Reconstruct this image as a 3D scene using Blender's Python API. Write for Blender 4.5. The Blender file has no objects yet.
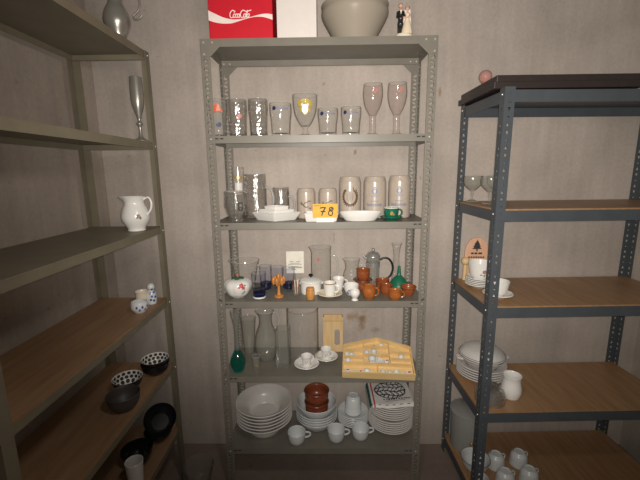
import bpy, math, random
from mathutils import Vector, Matrix
random.seed(7)
C = bpy.context.scene.collection
PI = math.pi
sc = bpy.context.scene
sc.view_settings.view_transform = 'Standard'
sc.view_settings.look = 'None'
sc.cycles.transparent_max_bounces = 64

# ------------------------------------------------------------------ camera
F = 364.6                      # focal length in pixels of the 640x480 frame
HC = 1.667                     # camera height above the floor
RT = Vector((0.99985569, 0.01385641, -0.00982865))
UP = Vector((0.00710627, 0.18436648, 0.98283188))
FW = Vector((-0.0154306, 0.98275989, -0.18424141))
cd = bpy.data.cameras.new('camera'); cam = bpy.data.objects.new('camera', cd); C.objects.link(cam)
cd.sensor_width = 36; cd.lens = F * 36 / 640; cd.clip_start = .02
cam.matrix_world = Matrix(((RT.x, UP.x, -FW.x, 0), (RT.y, UP.y, -FW.y, 0), (RT.z, UP.z, -FW.z, HC), (0, 0, 0, 1)))
sc.camera = cam

def proj(X, Y, Z):
    p = Vector((X, Y, Z - HC)); d = p.dot(FW)
    return 320 + F * p.dot(RT) / d, 240 - F * p.dot(UP) / d, d
def ray(x, y): return FW + RT * ((x - 320) / F) + UP * ((240 - y) / F)
def at_y(x, y, Y): d = ray(x, y); d = d * (Y / d.y); return Vector((d.x, d.y, d.z + HC))
def at_z(x, y, Z): d = ray(x, y); d = d * ((Z - HC) / d.z); return Vector((d.x, d.y, Z))

# main shelving unit, measured from the photograph (metres)
X0, D, DD = -0.0231, 1.6597, 0.3139
H = [None] + [HC + h for h in (0.5561, 0.1595, -0.229, -0.6113, -1.0043, -1.4148)]
def spot(n, px, wpx, ytop, ybot=None, t=None, rb=.8, rt=1.0, Z=None):
    """where a thing stands on shelf n: base point, width and height in metres"""
    Z = H[n] + .0005 if Z is None else Z
    Y = D + (t if t is not None else .1); W = .08
    for _ in range(12):
        lo, hi = -2, 2
        for _ in range(40):
            m = (lo + hi) / 2
            if proj(m, Y, Z)[0] < px: lo = m
            else: hi = m
        X = m; W = wpx * proj(X, Y, Z)[2] / F
        if ybot is not None: Y = at_z(px, ybot, Z).y + rb * W / 2
    lo, hi = Z - .2, Z + 1
    for _ in range(40):
        m = (lo + hi) / 2
        Yr = Y + rt * W / 2 * (1 if m < HC else -1)
        if proj(X, Yr, m)[1] > ytop: lo = m
        else: hi = m
    return Vector((X, Y, Z)), W, m - Z

# ------------------------------------------------------------------ materials
def _nt(name):
    m = bpy.data.materials.new(name); m.use_nodes = True
    nt = m.node_tree; nt.nodes.clear()
    return m, nt, nt.nodes.new('ShaderNodeOutputMaterial')
def mat(name, col, rough=.5, metal=0., noise=.08, scale=30., bump=0., spec=.5, coat=0.):
    m, nt, out = _nt(name); N = nt.nodes; L = nt.links
    b = N.new('ShaderNodeBsdfPrincipled'); L.new(b.outputs[0], out.inputs[0])
    b.inputs['Roughness'].default_value = rough; b.inputs['Metallic'].default_value = metal
    b.inputs['Specular IOR Level'].default_value = spec; b.inputs['Coat Weight'].default_value = coat
    tc = N.new('ShaderNodeTexCoord'); n = N.new('ShaderNodeTexNoise')
    n.inputs['Scale'].default_value = scale; n.inputs['Detail'].default_value = 4
    L.new(tc.outputs['Object'], n.inputs['Vector'])
    r = N.new('ShaderNodeValToRGB'); L.new(n.outputs['Fac'], r.inputs[0])
    r.color_ramp.elements[0].position = .3; r.color_ramp.elements[1].position = .7
    r.color_ramp.elements[0].color = (*[c * (1 - noise) for c in col], 1)
    r.color_ramp.elements[1].color = (*[min(1, c * (1 + noise)) for c in col], 1)
    L.new(r.outputs[0], b.inputs['Base Color'])
    if bump:
        bp = N.new('ShaderNodeBump'); bp.inputs['Strength'].default_value = bump; bp.inputs['Distance'].default_value = .004
        L.new(n.outputs['Fac'], bp.inputs['Height']); L.new(bp.outputs[0], b.inputs['Normal'])
    return m
def glass(name, tint=(.95, .955, .945), edge=(.42, .42, .40), rough=.06, refl=1., blend=.32, bump=0., bscale=90., milk=0., milkcol=(.8, .78, .72)):
    m, nt, out = _nt(name); N = nt.nodes; L = nt.links
    lw = N.new('ShaderNodeLayerWeight'); lw.inputs['Blend'].default_value = blend
    r = N.new('ShaderNodeValToRGB'); r.color_ramp.elements[0].color = (*tint, 1); r.color_ramp.elements[1].color = (*edge, 1)
    r.color_ramp.elements[0].position = .42; r.color_ramp.elements[1].position = 1.0
    L.new(lw.outputs['Facing'], r.inputs[0])
    t = N.new('ShaderNodeBsdfTransparent'); L.new(r.outputs[0], t.inputs[0])
    g = N.new('ShaderNodeBsdfGlossy'); g.inputs['Roughness'].default_value = rough
    g.inputs['Color'].default_value = (1, 1, 1, 1)
    f = N.new('ShaderNodeLayerWeight'); f.inputs['Blend'].default_value = .5
    pw = N.new('ShaderNodeMath'); pw.operation = 'POWER'; pw.inputs[1].default_value = 5; L.new(f.outputs['Facing'], pw.inputs[0])
    mu = N.new('ShaderNodeMath'); mu.operation = 'MULTIPLY_ADD'; mu.inputs[1].default_value = .40 * refl; mu.inputs[2].default_value = .016 * refl
    L.new(pw.outputs[0], mu.inputs[0])
    base = t
    if milk:
        d = N.new('ShaderNodeBsdfDiffuse'); d.inputs[0].default_value = (*milkcol, 1)
        mm = N.new('ShaderNodeMixShader'); mm.inputs[0].default_value = milk
        L.new(t.outputs[0], mm.inputs[1]); L.new(d.outputs[0], mm.inputs[2]); base = mm
    mx = N.new('ShaderNodeMixShader'); L.new(mu.outputs[0], mx.inputs[0]); L.new(base.outputs[0], mx.inputs[1]); L.new(g.outputs[0], mx.inputs[2])
    if bump:
        tc = N.new('ShaderNodeTexCoord'); v = N.new('ShaderNodeTexVoronoi'); v.inputs['Scale'].default_value = bscale
        L.new(tc.outputs['Object'], v.inputs['Vector'])
        bp = N.new('ShaderNodeBump'); bp.inputs['Strength'].default_value = bump; bp.inputs['Distance'].default_value = .006
        L.new(v.outputs['Distance'], bp.inputs['Height'])
        for q in (g.inputs['Normal'], f.inputs['Normal'], lw.inputs['Normal']): L.new(bp.outputs[0], q)
        vr = N.new('ShaderNodeValToRGB'); vr.color_ramp.elements[0].position = .15; vr.color_ramp.elements[1].position = .55  # darker cells in the tint stand in for refracted light in pressed glass
        vr.color_ramp.elements[0].color = (1, 1, 1, 1); vr.color_ramp.elements[1].color = (.925, .92, .91, 1); L.new(v.outputs['Distance'], vr.inputs[0])
        vm = N.new('ShaderNodeMixRGB'); vm.blend_type = 'MULTIPLY'; vm.inputs[0].default_value = 1
        L.new(r.outputs[0], vm.inputs[1]); L.new(vr.outputs[0], vm.inputs[2]); L.new(vm.outputs[0], t.inputs[0])
    L.new(mx.outputs[0], out.inputs[0])
    return m

def wall_mat(name, col, stains=()):
    m, nt, out = _nt(name); N = nt.nodes; L = nt.links
    b = N.new('ShaderNodeBsdfPrincipled'); L.new(b.outputs[0], out.inputs[0]); b.inputs['Roughness'].default_value = .85
    b.inputs['Specular IOR Level'].default_value = .2
    tc = N.new('ShaderNodeTexCoord')
    def noise(scale, detail=5, sx=1, sy=1, sz=1):
        mp = N.new('ShaderNodeMapping'); mp.inputs['Scale'].default_value = (sx, sy, sz); L.new(tc.outputs['Object'], mp.inputs[0])
        n = N.new('ShaderNodeTexNoise'); n.inputs['Scale'].default_value = scale; n.inputs['Detail'].default_value = detail
        L.new(mp.outputs[0], n.inputs['Vector']); return n.outputs['Fac']
    def ramp(s, p0, p1, c0, c1):
        r = N.new('ShaderNodeValToRGB'); r.color_ramp.elements[0].position = p0; r.color_ramp.elements[1].position = p1
        r.color_ramp.elements[0].color = (*c0, 1); r.color_ramp.elements[1].color = (*c1, 1); L.new(s, r.inputs[0]); return r.outputs[0]
    def mul(a, bb):
        x = N.new('ShaderNodeMixRGB'); x.blend_type = 'MULTIPLY'; x.inputs[0].default_value = 1; L.new(a, x.inputs[1]); L.new(bb, x.inputs[2]); return x.outputs[0]
    blot = noise(3.2, 6); grain = noise(60, 3); streak = noise(5, 4, 5, 5, .35); speck = noise(26, 2)
    c = ramp(blot, .3, .7, [v * .86 for v in col], [v * 1.11 for v in col])
    c = mul(c, ramp(streak, .3, .65, (.93, .925, .92), (1.02, 1.02, 1.02)))
    c = mul(c, ramp(grain, .3, .7, (.94, .94, .94), (1.05, 1.05, 1.05)))
    c = mul(c, ramp(speck, .245, .29, (.80, .76, .71), (1, 1, 1)))
    for (x, y, z, rx, rz, sc_, amt) in stains:
        mp = N.new('ShaderNodeMapping'); mp.inputs['Location'].default_value = (-x / rx, 0, -z / rz); mp.inputs['Scale'].default_value = (1 / rx, .001, 1 / rz)
        L.new(tc.outputs['Object'], mp.inputs[0])
        n = N.new('ShaderNodeTexNoise'); n.inputs['Scale'].default_value = sc_; n.inputs['Detail'].default_value = 4; L.new(tc.outputs['Object'], n.inputs['Vector'])
        ln = N.new('ShaderNodeVectorMath'); ln.operation = 'LENGTH'; L.new(mp.outputs[0], ln.inputs[0])
        ad = N.new('ShaderNodeMath'); ad.operation = 'MULTIPLY_ADD'; L.new(n.outputs['Fac'], ad.inputs[0]); ad.inputs[1].default_value = 2.6; L.new(ln.outputs['Value'], ad.inputs[2])
        c = mul(c, ramp(ad.outputs[0], 0, 1, (1, 1, 1), (1, 1, 1)) if False else ramp2(N, L, ad.outputs[0], amt))
    L.new(c, b.inputs['Base Color'])
    bp = N.new('ShaderNodeBump'); bp.inputs['Strength'].default_value = .25; bp.inputs['Distance'].default_value = .003
    L.new(grain, bp.inputs['Height']); L.new(bp.outputs[0], b.inputs['Normal'])
    return m
def ramp2(N, L, s, amt):
    mr = N.new('ShaderNodeMapRange'); mr.inputs[1].default_value = 1.2; mr.inputs[2].default_value = 2.1; L.new(s, mr.inputs[0])
    r = N.new('ShaderNodeValToRGB'); r.color_ramp.elements[0].color = (*amt, 1); r.color_ramp.elements[1].color = (1, 1, 1, 1)
    L.new(mr.outputs[0], r.inputs[0]); return r.outputs[0]
def wood(name, c0, c1, scale=14, axis=0, rough=.5):
    m, nt, out = _nt(name); N = nt.nodes; L = nt.links
    b = N.new('ShaderNodeBsdfPrincipled'); L.new(b.outputs[0], out.inputs[0]); b.inputs['Roughness'].default_value = rough
    tc = N.new('ShaderNodeTexCoord'); mp = N.new('ShaderNodeMapping'); s = [6, 6, 6]; s[axis] = .6; mp.inputs['Scale'].default_value = s
    L.new(tc.outputs['Object'], mp.inputs[0]); n = N.new('ShaderNodeTexNoise'); n.inputs['Scale'].default_value = scale; n.inputs['Detail'].default_value = 5
    L.new(mp.outputs[0], n.inputs['Vector'])
    r = N.new('ShaderNodeValToRGB'); r.color_ramp.elements[0].color = (*c0, 1); r.color_ramp.elements[1].color = (*c1, 1)
    r.color_ramp.elements[0].position = .3; r.color_ramp.elements[1].position = .7
    L.new(n.outputs['Fac'], r.inputs[0]); L.new(r.outputs[0], b.inputs['Base Color'])
    return m

M = {}
M['steel'] = mat('olive_grey_steel', (.180, .165, .136), .42, .0, .07, 14)
M['bolt'] = mat('zinc_bolt', (.62, .60, .55), .35, .6, .05)
M['slot'] = mat('slot_shade', (.03, .03, .028), .8)
M['blue_steel'] = mat('blue_grey_steel', (.068, .078, .088), .42, .0, .08, 14)
M['khaki'] = mat('khaki_painted_steel', (.19, .165, .115), .5, 0, .08, 12)
M['board'] = wood('orange_brown_board', (.30, .165, .075), (.40, .235, .12), 8, 1, .45)
M['board_left'] = wood('tan_board', (.27, .155, .08), (.36, .22, .125), 8, 1, .5)
M['white'] = mat('white_glazed_china', (.78, .76, .72), .22, 0, .02)
M['white_cool'] = mat('cool_white_china', (.66, .68, .68), .25, 0, .02)
M['bowlwhite'] = mat('off_white_stoneware', (.64, .61, .58), .3, 0, .03)
M['cream'] = mat('cream_china', (.74, .66, .52), .25, 0, .03)
M['gold'] = mat('gold_rim', (.55, .38, .14), .3, .5)
M['pottery'] = mat('brown_red_glazed_pottery', (.255, .068, .022), .25, 0, .18, 40)
M['pottery_or'] = mat('orange_glazed_pottery', (.34, .105, .024), .25, 0, .15, 40)
M['pottery_deep'] = mat('deep_brown_pottery', (.20, .052, .024), .28, 0, .18, 40)
M['pottery_dark'] = mat('dark_brown_pottery', (.16, .06, .035), .35, 0, .15, 40)
M['stein'] = mat('salt_glazed_grey_stoneware', (.45, .38, .315), .25, 0, .05, 60)
M['stein_edge'] = mat('brown_stoneware_edge', (.26, .205, .155), .4)
M['green'] = mat('dark_green_glaze', (.012, .13, .075), .2)
M['funnel'] = mat('green_plastic', (.012, .135, .07), .35)
M['leaf'] = mat('leaf_green', (.05, .14, .06), .4)
M['red_print'] = mat('red_print', (.55, .07, .06), .4)
M['orange_print'] = mat('orange_red_print', (.62, .14, .075), .4)
M['pink'] = mat('pink_print', (.46, .19, .17), .4)
M['blue'] = mat('blue_print', (.06, .09, .30), .4)
M['blue_soft'] = mat('faded_blue_print', (.21, .22, .31), .5)
M['blue_dark'] = mat('dark_blue_print', (.02, .03, .10), .4)
M['black'] = mat('black_plastic', (.012, .012, .012), .35)
M['ink'] = mat('black_ink', (.03, .027, .025), .7)
M['greyink'] = mat('grey_ink', (.20, .19, .18), .8)
M['brownprint'] = mat('brown_print', (.12, .075, .04), .5)
M['yellow'] = mat('yellow_print', (.42, .31, .04), .4)
M['chrome'] = mat('chrome_metal', (.42, .41, .39), .28, .55, .03)
M['silver'] = mat('tarnished_silver', (.36, .34, .30), .3, .6, .05)
M['red'] = mat('red_crate_plastic', (.57, .012, .026), .4, 0, .03)
M['redwhite'] = mat('white_print_on_red', (.82, .70, .66), .5)
M['paper'] = mat('cream_card', (.80, .76, .66), .7)
M['sign'] = mat('yellow_card', (.72, .38, .030), .6, 0, .08, 25)
M['box'] = mat('white_cardboard', (.70, .64, .60), .6, 0, .02)
M['pine'] = wood('light_pine', (.72, .49, .20), (.84, .62, .31), 8, 0, .5)
M['pine_up'] = wood('light_pine_upright', (.60, .41, .19), (.74, .53, .28), 8, 2, .5)
M['orangewood'] = wood('orange_turned_wood', (.42, .16, .035), (.60, .26, .07), 12, 2, .35)
M['barrelwood'] = wood('honey_wood', (.48, .22, .055), (.62, .31, .09), 12, 2, .35)
M['tray'] = mat('dark_brown_tray', (.030, .022, .020), .45)
M['plaque'] = wood('pale_wood_plaque', (.60, .34, .21), (.70, .42, .28), 8, 2, .5)
M['darkbowl'] = mat('black_glazed_bowl', (.010, .010, .011), .2)
M['greybowl'] = mat('dark_grey_bowl', (.06, .05, .048), .5)
M['skin'] = mat('painted_skin', (.62, .36, .28), .5)
M['hair'] = mat('painted_brown_hair', (.16, .06, .04), .5)
M['dress'] = mat('ivory_dress', (.72, .60, .44), .5)
M['veil'] = mat('white_veil', (.75, .68, .60), .6)
M['cloth'] = mat('white_cotton', (.66, .64, .61), .9)
M['clothred'] = mat('red_stripe', (.50, .03, .05), .9)
M['clothgreen'] = mat('green_stripe', (.015, .09, .065), .9)
M['clothink'] = mat('black_textile_print', (.025, .025, .03), .9)
M['rim'] = glass('glass_rim_highlight', (.9, .9, .89), (.5, .5, .48), .08, 2.5, .4, 0, 90, .38, (.72, .70, .66))  # milky white mixed in paints a highlight on glass rims and handles
def rim(t, r, h, w=.0012):
    MB().lathe([(r - w, h), (r, h + w), (r + w * .8, h), (r, h - w), (r - w, h)], 40).build('rim', M['rim'], t)
M['glass'] = glass('clear_glass', (.990, .989, .984), (.34, .33, .31), milk=.035, milkcol=(.75, .73, .70), refl=1.4)  # milk in the clear glasses paints a whitish haze of highlights
M['glass_thick'] = glass('pressed_glass', (.985, .982, .974), (.42, .41, .39), .09, 4.5, .4, .40, 75, .05, (.75, .73, .70))
M['glass_fine'] = glass('fine_clear_glass', (.992, .991, .987), (.36, .35, .33), milk=.035, milkcol=(.75, .73, .70), refl=1.4)
M['glass_pink'] = glass('faintly_pink_glass', (.982, .968, .962), (.36, .335, .32), milk=.03, milkcol=(.75, .70, .68), refl=1.5)
M['glass_grey'] = glass('grey_green_glass', (.958, .960, .948), (.34, .35, .32), .05, 2.0, .35, 0, 90, .07, (.60, .60, .56))
M['glass_base'] = glass('blue_glass_base', (.42, .48, .70), (.16, .19, .34), .05, 1.2)
M['glass_blue'] = glass('smoky_blue_glass', (.965, .97, .99), (.42, .45, .52), .05, 1.3)
M['glass_teal'] = glass('teal_green_glass', (.60, .93, .905), (.18, .48, .46), .05, 1.2)
M['frost'] = glass('frosted_translucent_plastic', (.80, .76, .68), (.55, .50, .43), .35, .5, .4, 0, 90, .55, (.50, .445, .37))
M['plasticbox'] = glass('translucent_plastic_box', (.82, .82, .80), (.5, .5, .49), .3, .7, .4, 0, 90, .35, (.6, .6, .58))

# ------------------------------------------------------------------ mesh builder
class MB:
    def __init__(s): s.v = []; s.f = []; s.mi = []
    def add(s, vs, fs, mi=0):
        o = len(s.v); s.v += [tuple(v) for v in vs]
        for k, f in enumerate(fs): s.f.append(tuple(i + o for i in f)); s.mi.append(mi[k] if isinstance(mi, list) else mi)
        return s
    def box(s, x0, x1, y0, y1, z0, z1, mi=0):
        return s.add([(x0, y0, z0), (x1, y0, z0), (x1, y1, z0), (x0, y1, z0), (x0, y0, z1), (x1, y0, z1), (x1, y1, z1), (x0, y1, z1)],
              [(0, 3, 2, 1), (4, 5, 6, 7), (0, 1, 5, 4), (1, 2, 6, 5), (2, 3, 7, 6), (3, 0, 4, 7)], mi)
    def lathe(s, prof, seg=32, c=(0, 0, 0), squash=1., rmod=None, matfn=None):
        """prof: list of (r, z); poles where r = 0; closed loops welded when first == last"""
        rings = []; vs = []; fs = []; mi = []
        closed = prof[0] == prof[-1] and len(prof) > 2
        pr = prof[:-1] if closed else prof
        for (r, z) in pr:
            if r < 1e-6: rings.append([len(vs)]); vs.append((c[0], c[1], c[2] + z))
            else:
                ids = []
                for k in range(seg):
                    a = 2 * PI * k / seg; rr = r * (rmod(a, z) if rmod else 1)
                    ids.append(len(vs)); vs.append((c[0] + rr * math.cos(a), c[1] + rr * math.sin(a) * squash, c[2] + z))
                rings.append(ids)
        n = len(rings)
        for i in range(n if closed else n - 1):
            a, b = rings[i], rings[(i + 1) % n]
            if len(a) == 1 and len(b) == 1: continue
            for k in range(seg):
                k2 = (k + 1) % seg
                if len(a) == 1: fs.append((a[0], b[k], b[k2]))
                elif len(b) == 1: fs.append((a[k], b[0], a[k2]))
                else: fs.append((a[k], b[k], b[k2], a[k2]))
                mi.append(matfn(2 * PI * (k + .5) / seg, i) if matfn else 0)
        fs = [tuple(reversed(f)) for f in fs]
        return s.add(vs, fs, mi)
    def tube(s, path, r, seg=10, ends=True, flat=1.):
        path = [Vector(p) for p in path]; n = len(path)
        rs = r if isinstance(r, (list, tuple)) else [r] * n
        vs = []; fs = []; prev = None
        for i, p in enumerate(path):
            t = (path[min(i + 1, n - 1)] - path[max(i - 1, 0)]).normalized()
            if prev is None:
                prev = Vector((0, 0, 1)) if abs(t.z) < .9 else Vector((0, 1, 0))
            a = (prev - t * prev.dot(t)).normalized(); b = t.cross(a); prev = a
            for k in range(seg):
                q = 2 * PI * k / seg
                vs.append(p + a * (rs[i] * math.cos(q)) + b * (rs[i] * flat * math.sin(q)))
        for i in range(n - 1):
            for k in range(seg):
                k2 = (k + 1) % seg
                fs.append((i * seg + k, i * seg + k2, (i + 1) * seg + k2, (i + 1) * seg + k))
        if ends: fs.append(tuple(reversed(range(seg)))); fs.append(tuple((n - 1) * seg + k for k in range(seg)))
        return s.add(vs, fs)
    def ball(s, c, r, seg=16, rings=10, sc_=(1, 1, 1)):
        prof = [(0 if i in (0, rings) else math.sin(PI * i / rings), -math.cos(PI * i / rings)) for i in range(rings + 1)]
        o = len(s.v); s.lathe(prof, seg)
        for i in range(o, len(s.v)):
            x, y, z = s.v[i]; s.v[i] = (c[0] + x * r * sc_[0], c[1] + y * r * sc_[1], c[2] + z * r * sc_[2])
        return s
    def prism(s, poly, y0, y1, mi=0):
        """polygon in x,z pulled along y"""
        n = len(poly)
        vs = [(x, y0, z) for x, z in poly] + [(x, y1, z) for x, z in poly]
        fs = [tuple(range(n)), tuple(reversed(range(n, 2 * n)))] + [(i, n + i, n + (i + 1) % n, (i + 1) % n) for i in range(n)]
        return s.add(vs, fs, mi)
    def xform(s, mtx):
        s.v = [tuple(mtx @ Vector(v)) for v in s.v]; return s
    def build(s, name, mats, parent=None, loc=None, smooth=True, bevel=0., auto=None, rotz=0):
        me = bpy.data.meshes.new(name); me.from_pydata(s.v, [], s.f); me.update()
        for m in (mats if isinstance(mats, list) else [mats]): me.materials.append(m)
        for p, k in zip(me.polygons, s.mi): p.material_index = k; p.use_smooth = smooth
        if smooth:
            me.set_sharp_from_angle(angle=math.radians(auto or 42))
        o = bpy.data.objects.new(name, me); C.objects.link(o)
        if loc is not None: o.location = loc
        if rotz: o.rotation_euler.z = rotz
        if parent: o.parent = parent
        if bevel:
            b = o.modifiers.new('Bevel', 'BEVEL'); b.width = bevel; b.segments = 2; b.limit_method = 'ANGLE'
        return o

def tag(o, label=None, cat=None, group=None, kind=None):
    if label: o['label'] = label
    if cat: o['category'] = cat
    if group: o['group'] = group
    if kind: o['kind'] = kind
    return o
def thing(name, label, cat, loc, rotz=0, group=None):
    o = bpy.data.objects.new(name, None); C.objects.link(o); o.empty_display_size = .02
    o.location = loc; o.rotation_euler = (0, 0, rotz)
    return tag(o, label, cat, group)
def children(o): return [c for c in C.objects if c.parent == o]
def dup(o, loc, label=None, rotz=None, scale=None, parent=None):
    c = o.copy(); C.objects.link(c)
    if parent: c.parent = parent
    if loc is not None: c.location = loc
    if label: c['label'] = label
    if rotz is not None: c.rotation_euler = (0, 0, rotz)
    if scale: c.scale = scale if isinstance(scale, tuple) else (scale,) * 3
    for ch in children(o): dup(ch, None, parent=c)
    return c

# ------------------------------------------------------------------ shape helpers
def smoothp(pts, n=4):
    """Catmull-Rom through profile points"""
    out = []
    for i in range(len(pts) - 1):
        p0 = pts[max(i - 1, 0)]; p1 = pts[i]; p2 = pts[i + 1]; p3 = pts[min(i + 2, len(pts) - 1)]
        for k in range(n):
            t = k / n
            lo, hi = min(p1[-1], p2[-1]), max(p1[-1], p2[-1])
            q = tuple(.5 * (2 * b + (c - a) * t + (2 * a - 5 * b + 4 * c - d) * t * t + (-a + 3 * b - 3 * c + d) * t ** 3) for a, b, c, d in zip(p0, p1, p2, p3))
            out.append(q[:-1] + (min(max(q[-1], lo), hi),))
    out.append(pts[-1]); return out
def vessel(outer, wall, floor, extra=None):
    """outer profile from the foot's centre to the rim -> closed solid profile with an inside"""
    prof = [(0, outer[0][1])] + list(outer)
    inner = [(max(r - wall, .0005), z) for r, z in outer if z > floor + wall]
    rim = outer[-1]
    prof.append((rim[0] - wall * .5, rim[1] + wall * .45))
    prof += list(reversed(inner))
    if inner: prof.append((max(inner[0][0] - wall, .0004), floor))
    prof.append((0, floor))
    return prof
def handle_pts(r, z0, z1, out, n=10, ang=0., cy=0., drop=0.):
    """C-shaped handle in a vertical plane, from (r, z1) out and back to (r, z0)"""
    pts = []
    for i in range(n + 1):
        a = PI / 2 - PI * i / n
        x = r + out * math.cos(a) ** .8 if math.cos(a) > 0 else r
        z = (z0 + z1) / 2 + (z1 - z0) / 2 * math.sin(a) - drop * math.cos(a)
        pts.append((x * math.cos(ang), x * math.sin(ang) + cy, z))
    return pts
def interp(prof, z):
    for (r0, z0), (r1, z1) in zip(prof, prof[1:]):
        if min(z0, z1) <= z <= max(z0, z1) and z1 != z0: return r0 + (r1 - r0) * (z - z0) / (z1 - z0)
    return prof[-1][0]
def decal(parent, name, polys, prof, m, zc, face=-PI / 2, off=.0007, label=None):
    """flat shapes (u, v in metres) laid on a turned surface of outline prof, centred at height zc"""
    mb = MB()
    for poly in polys:
        us = [p[0] for p in poly]; n = max(1, int((max(us) - min(us)) / .006))
        vs = []
        for (u, v) in poly:
            R = interp(prof, zc + v) + off; a = face + u / R
            vs.append((R * math.cos(a), R * math.sin(a), zc + v))
        mb.add(vs, [tuple(range(len(poly)))])
    o = mb.build(name, m, parent, smooth=False)
    if label: o['label'] = label
    return o
def grid_rect(u0, u1, v0, v1, n=6):
    return [[(u0 + (u1 - u0) * i / n, v0), (u0 + (u1 - u0) * (i + 1) / n, v0), (u0 + (u1 - u0) * (i + 1) / n, v1), (u0 + (u1 - u0) * i / n, v1)] for i in range(n)]
def disc(u, v, ru, rv, n=14): return [(u + ru * math.cos(2 * PI * i / n), v + rv * math.sin(2 * PI * i / n)) for i in range(n)]
def stroke(pts, w):
    out = []
    for (a, b) in zip(pts, pts[1:]):
        dx, dy = b[0] - a[0], b[1] - a[1]; l = math.hypot(dx, dy) or 1; nx, ny = -dy / l * w / 2, dx / l * w / 2
        ex, ey = dx / l * w * .3, dy / l * w * .3
        out.append([(a[0] - ex - nx, a[1] - ey - ny), (b[0] + ex - nx, b[1] + ey - ny), (b[0] + ex + nx, b[1] + ey + ny), (a[0] - ex + nx, a[1] - ey + ny)])
    return out
def arc(cx, cy, rx, ry, a0, a1, n=10): return [(cx + rx * math.cos(math.radians(a0 + (a1 - a0) * i / n)), cy + ry * math.sin(math.radians(a0 + (a1 - a0) * i / n))) for i in range(n + 1)]
def flat(parent, name, polys, m, y=0., label=None, dz=0.):
    """shapes in the x,z plane facing -y"""
    mb = MB()
    for k, p in enumerate(polys): mb.add([(u, y - k * 2e-6, v) for u, v in p], [tuple(range(len(p)))])
    o = mb.build(name, m, parent, smooth=False)
    if label: o['label'] = label
    return o

# ------------------------------------------------------------------ room
WY = 2.0
WXL, WXR = -1.20, 1.80
def P_wall(px, py): p = at_y(px, py, WY); return p
st = []
for (px, py, rx, rz, amt) in ((362, 320, .05, .09, (.62, .47, .33)), (350, 318, .05, .05, (.75, .64, .52)), (376, 330, .06, .03, (.78, .70, .62)),
                             (355, 152, .012, .02, (.55, .47, .38)), (325, 155, .014, .014, (.62, .55, .48)), (226, 252, .02, .03, (.6, .5, .42)), (334, 238, .008, .04, (.55, .48, .4)), (440, 93, .012, .045, (.72, .6, .46)), (324, 84, .012, .012, (.7, .65, .6))):
    p = P_wall(px, py); st.append((p.x, 0, p.z, rx, rz, 22, amt))
M['wall'] = wall_mat('bare_plaster_wall', (.445, .388, .342), st)
M['wall_side'] = wall_mat('bare_plaster_side_wall', (.42, .36, .31))
M['floor'] = wall_mat('brown_concrete_floor', (.24, .185, .155))
def struct(name, mb, m): return tag(mb.build(name, m, smooth=False), kind='structure')
struct('floor', MB().box(WXL - .1, WXR + .1, -1.6, WY + .1, -.1, 0), M['floor'])
struct('wall_back', MB().box(WXL - .1, WXR + .1, WY, WY + .1, 0, 2.75), M['wall'])
struct('wall_left', MB().box(WXL - .1, WXL, -1.6, WY, 0, 2.75), M['wall_side'])
struct('wall_right', MB().box(WXR, WXR + .1, -1.6, WY, 0, 2.75), M['wall_side'])

# ------------------------------------------------------------------ steel shelving
def flange(mb, wdt, z0, z1, fn, hole, pitch):
    """perforated strip of width wdt; fn(u, z) -> point; hole 'slant' or 'tri'"""
    n = int((z1 - z0) / pitch); z = z0
    mb.add([fn(0, z0 + n * pitch), fn(wdt, z0 + n * pitch), fn(wdt, z1), fn(0, z1)], [(0, 1, 2, 3)]) if z1 - z0 - n * pitch > 1e-5 else None
    for i in range(n):
        a, b = z, z + pitch
        if hole == 'slant':
            c = wdt * (.46 if i % 2 else .52); s = .26 if i % 2 else -.26
            inner = [(c - wdt * .25, a + pitch * (.46 if s > 0 else .05)), (c + wdt * .17, a + pitch * (.05 if s > 0 else .44)),
                     (c + wdt * .25, a + pitch * (.52 if s > 0 else .95)), (c - wdt * .17, a + pitch * (.95 if s > 0 else .56))]
        else:
            c = wdt * .5; q = wdt * .17
            if i % 3 == 2: inner = [(c - q * .6, a + pitch * .42), (c + q * .6, a + pitch * .42), (c + q * .6, a + pitch * .56), (c - q * .6, a + pitch * .56)]
            elif i % 3 == 0: inner = [(c - q * .25, a + pitch * .25), (c + q * .25, a + pitch * .25), (c + q, a + pitch * .7), (c - q, a + pitch * .7)]
            else: inner = [(c - q, a + pitch * .3), (c + q, a + pitch * .3), (c + q * .25, a + pitch * .75), (c - q * .25, a + pitch * .75)]
        outer = [(0, a), (wdt, a), (wdt, b), (0, b)]
        vs = [fn(*p) for p in outer] + [fn(*p) for p in inner]
        mb.add(vs, [(0, 1, 5, 4), (1, 2, 6, 5), (2, 3, 7, 6), (3, 0, 4, 7)]); z = b
def post(parent, m, x, y, sx, sy, z0, z1, wdt=.038, hole='slant', pitch=.0185):
    """L-shaped upright: corner at x, y; flanges run sx in x and sy in y"""
    mb = MB()
    flange(mb, wdt, z0, z1, lambda u, z: (x + sx * u, y, z), hole, pitch)
    flange(mb, wdt, z0, z1, lambda u, z: (x, y + sy * u, z), hole, pitch)
    o = mb.build('post', m, parent, smooth=False)
    s = o.modifiers.new('Solidify', 'SOLIDIFY'); s.thickness = .002; s.offset = 0
    return o
def shelf_panel(parent, m, x0, x1, y0, y1, z, lip=.032, hem=.010, board=None, name='shelf'):
    t = .0016; mb = MB()
    mb.box(x0, x1, y0, y1, z - t, z)
    for (ya, yb) in ((y0, y0 + t), (y1 - t, y1)): mb.box(x0, x1, ya, yb, z - lip, z - t)
    for (xa, xb) in ((x0, x0 + t), (x1 - t, x1)): mb.box(xa, xb, y0 + t, y1 - t, z - lip, z - t)
    mb.box(x0, x1, y0 + t, y0 + hem, z - lip, z - lip + t); mb.box(x0, x1, y1 - hem, y1 - t, z - lip, z - lip + t)
    return mb.build(name, m, parent, smooth=False)
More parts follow.
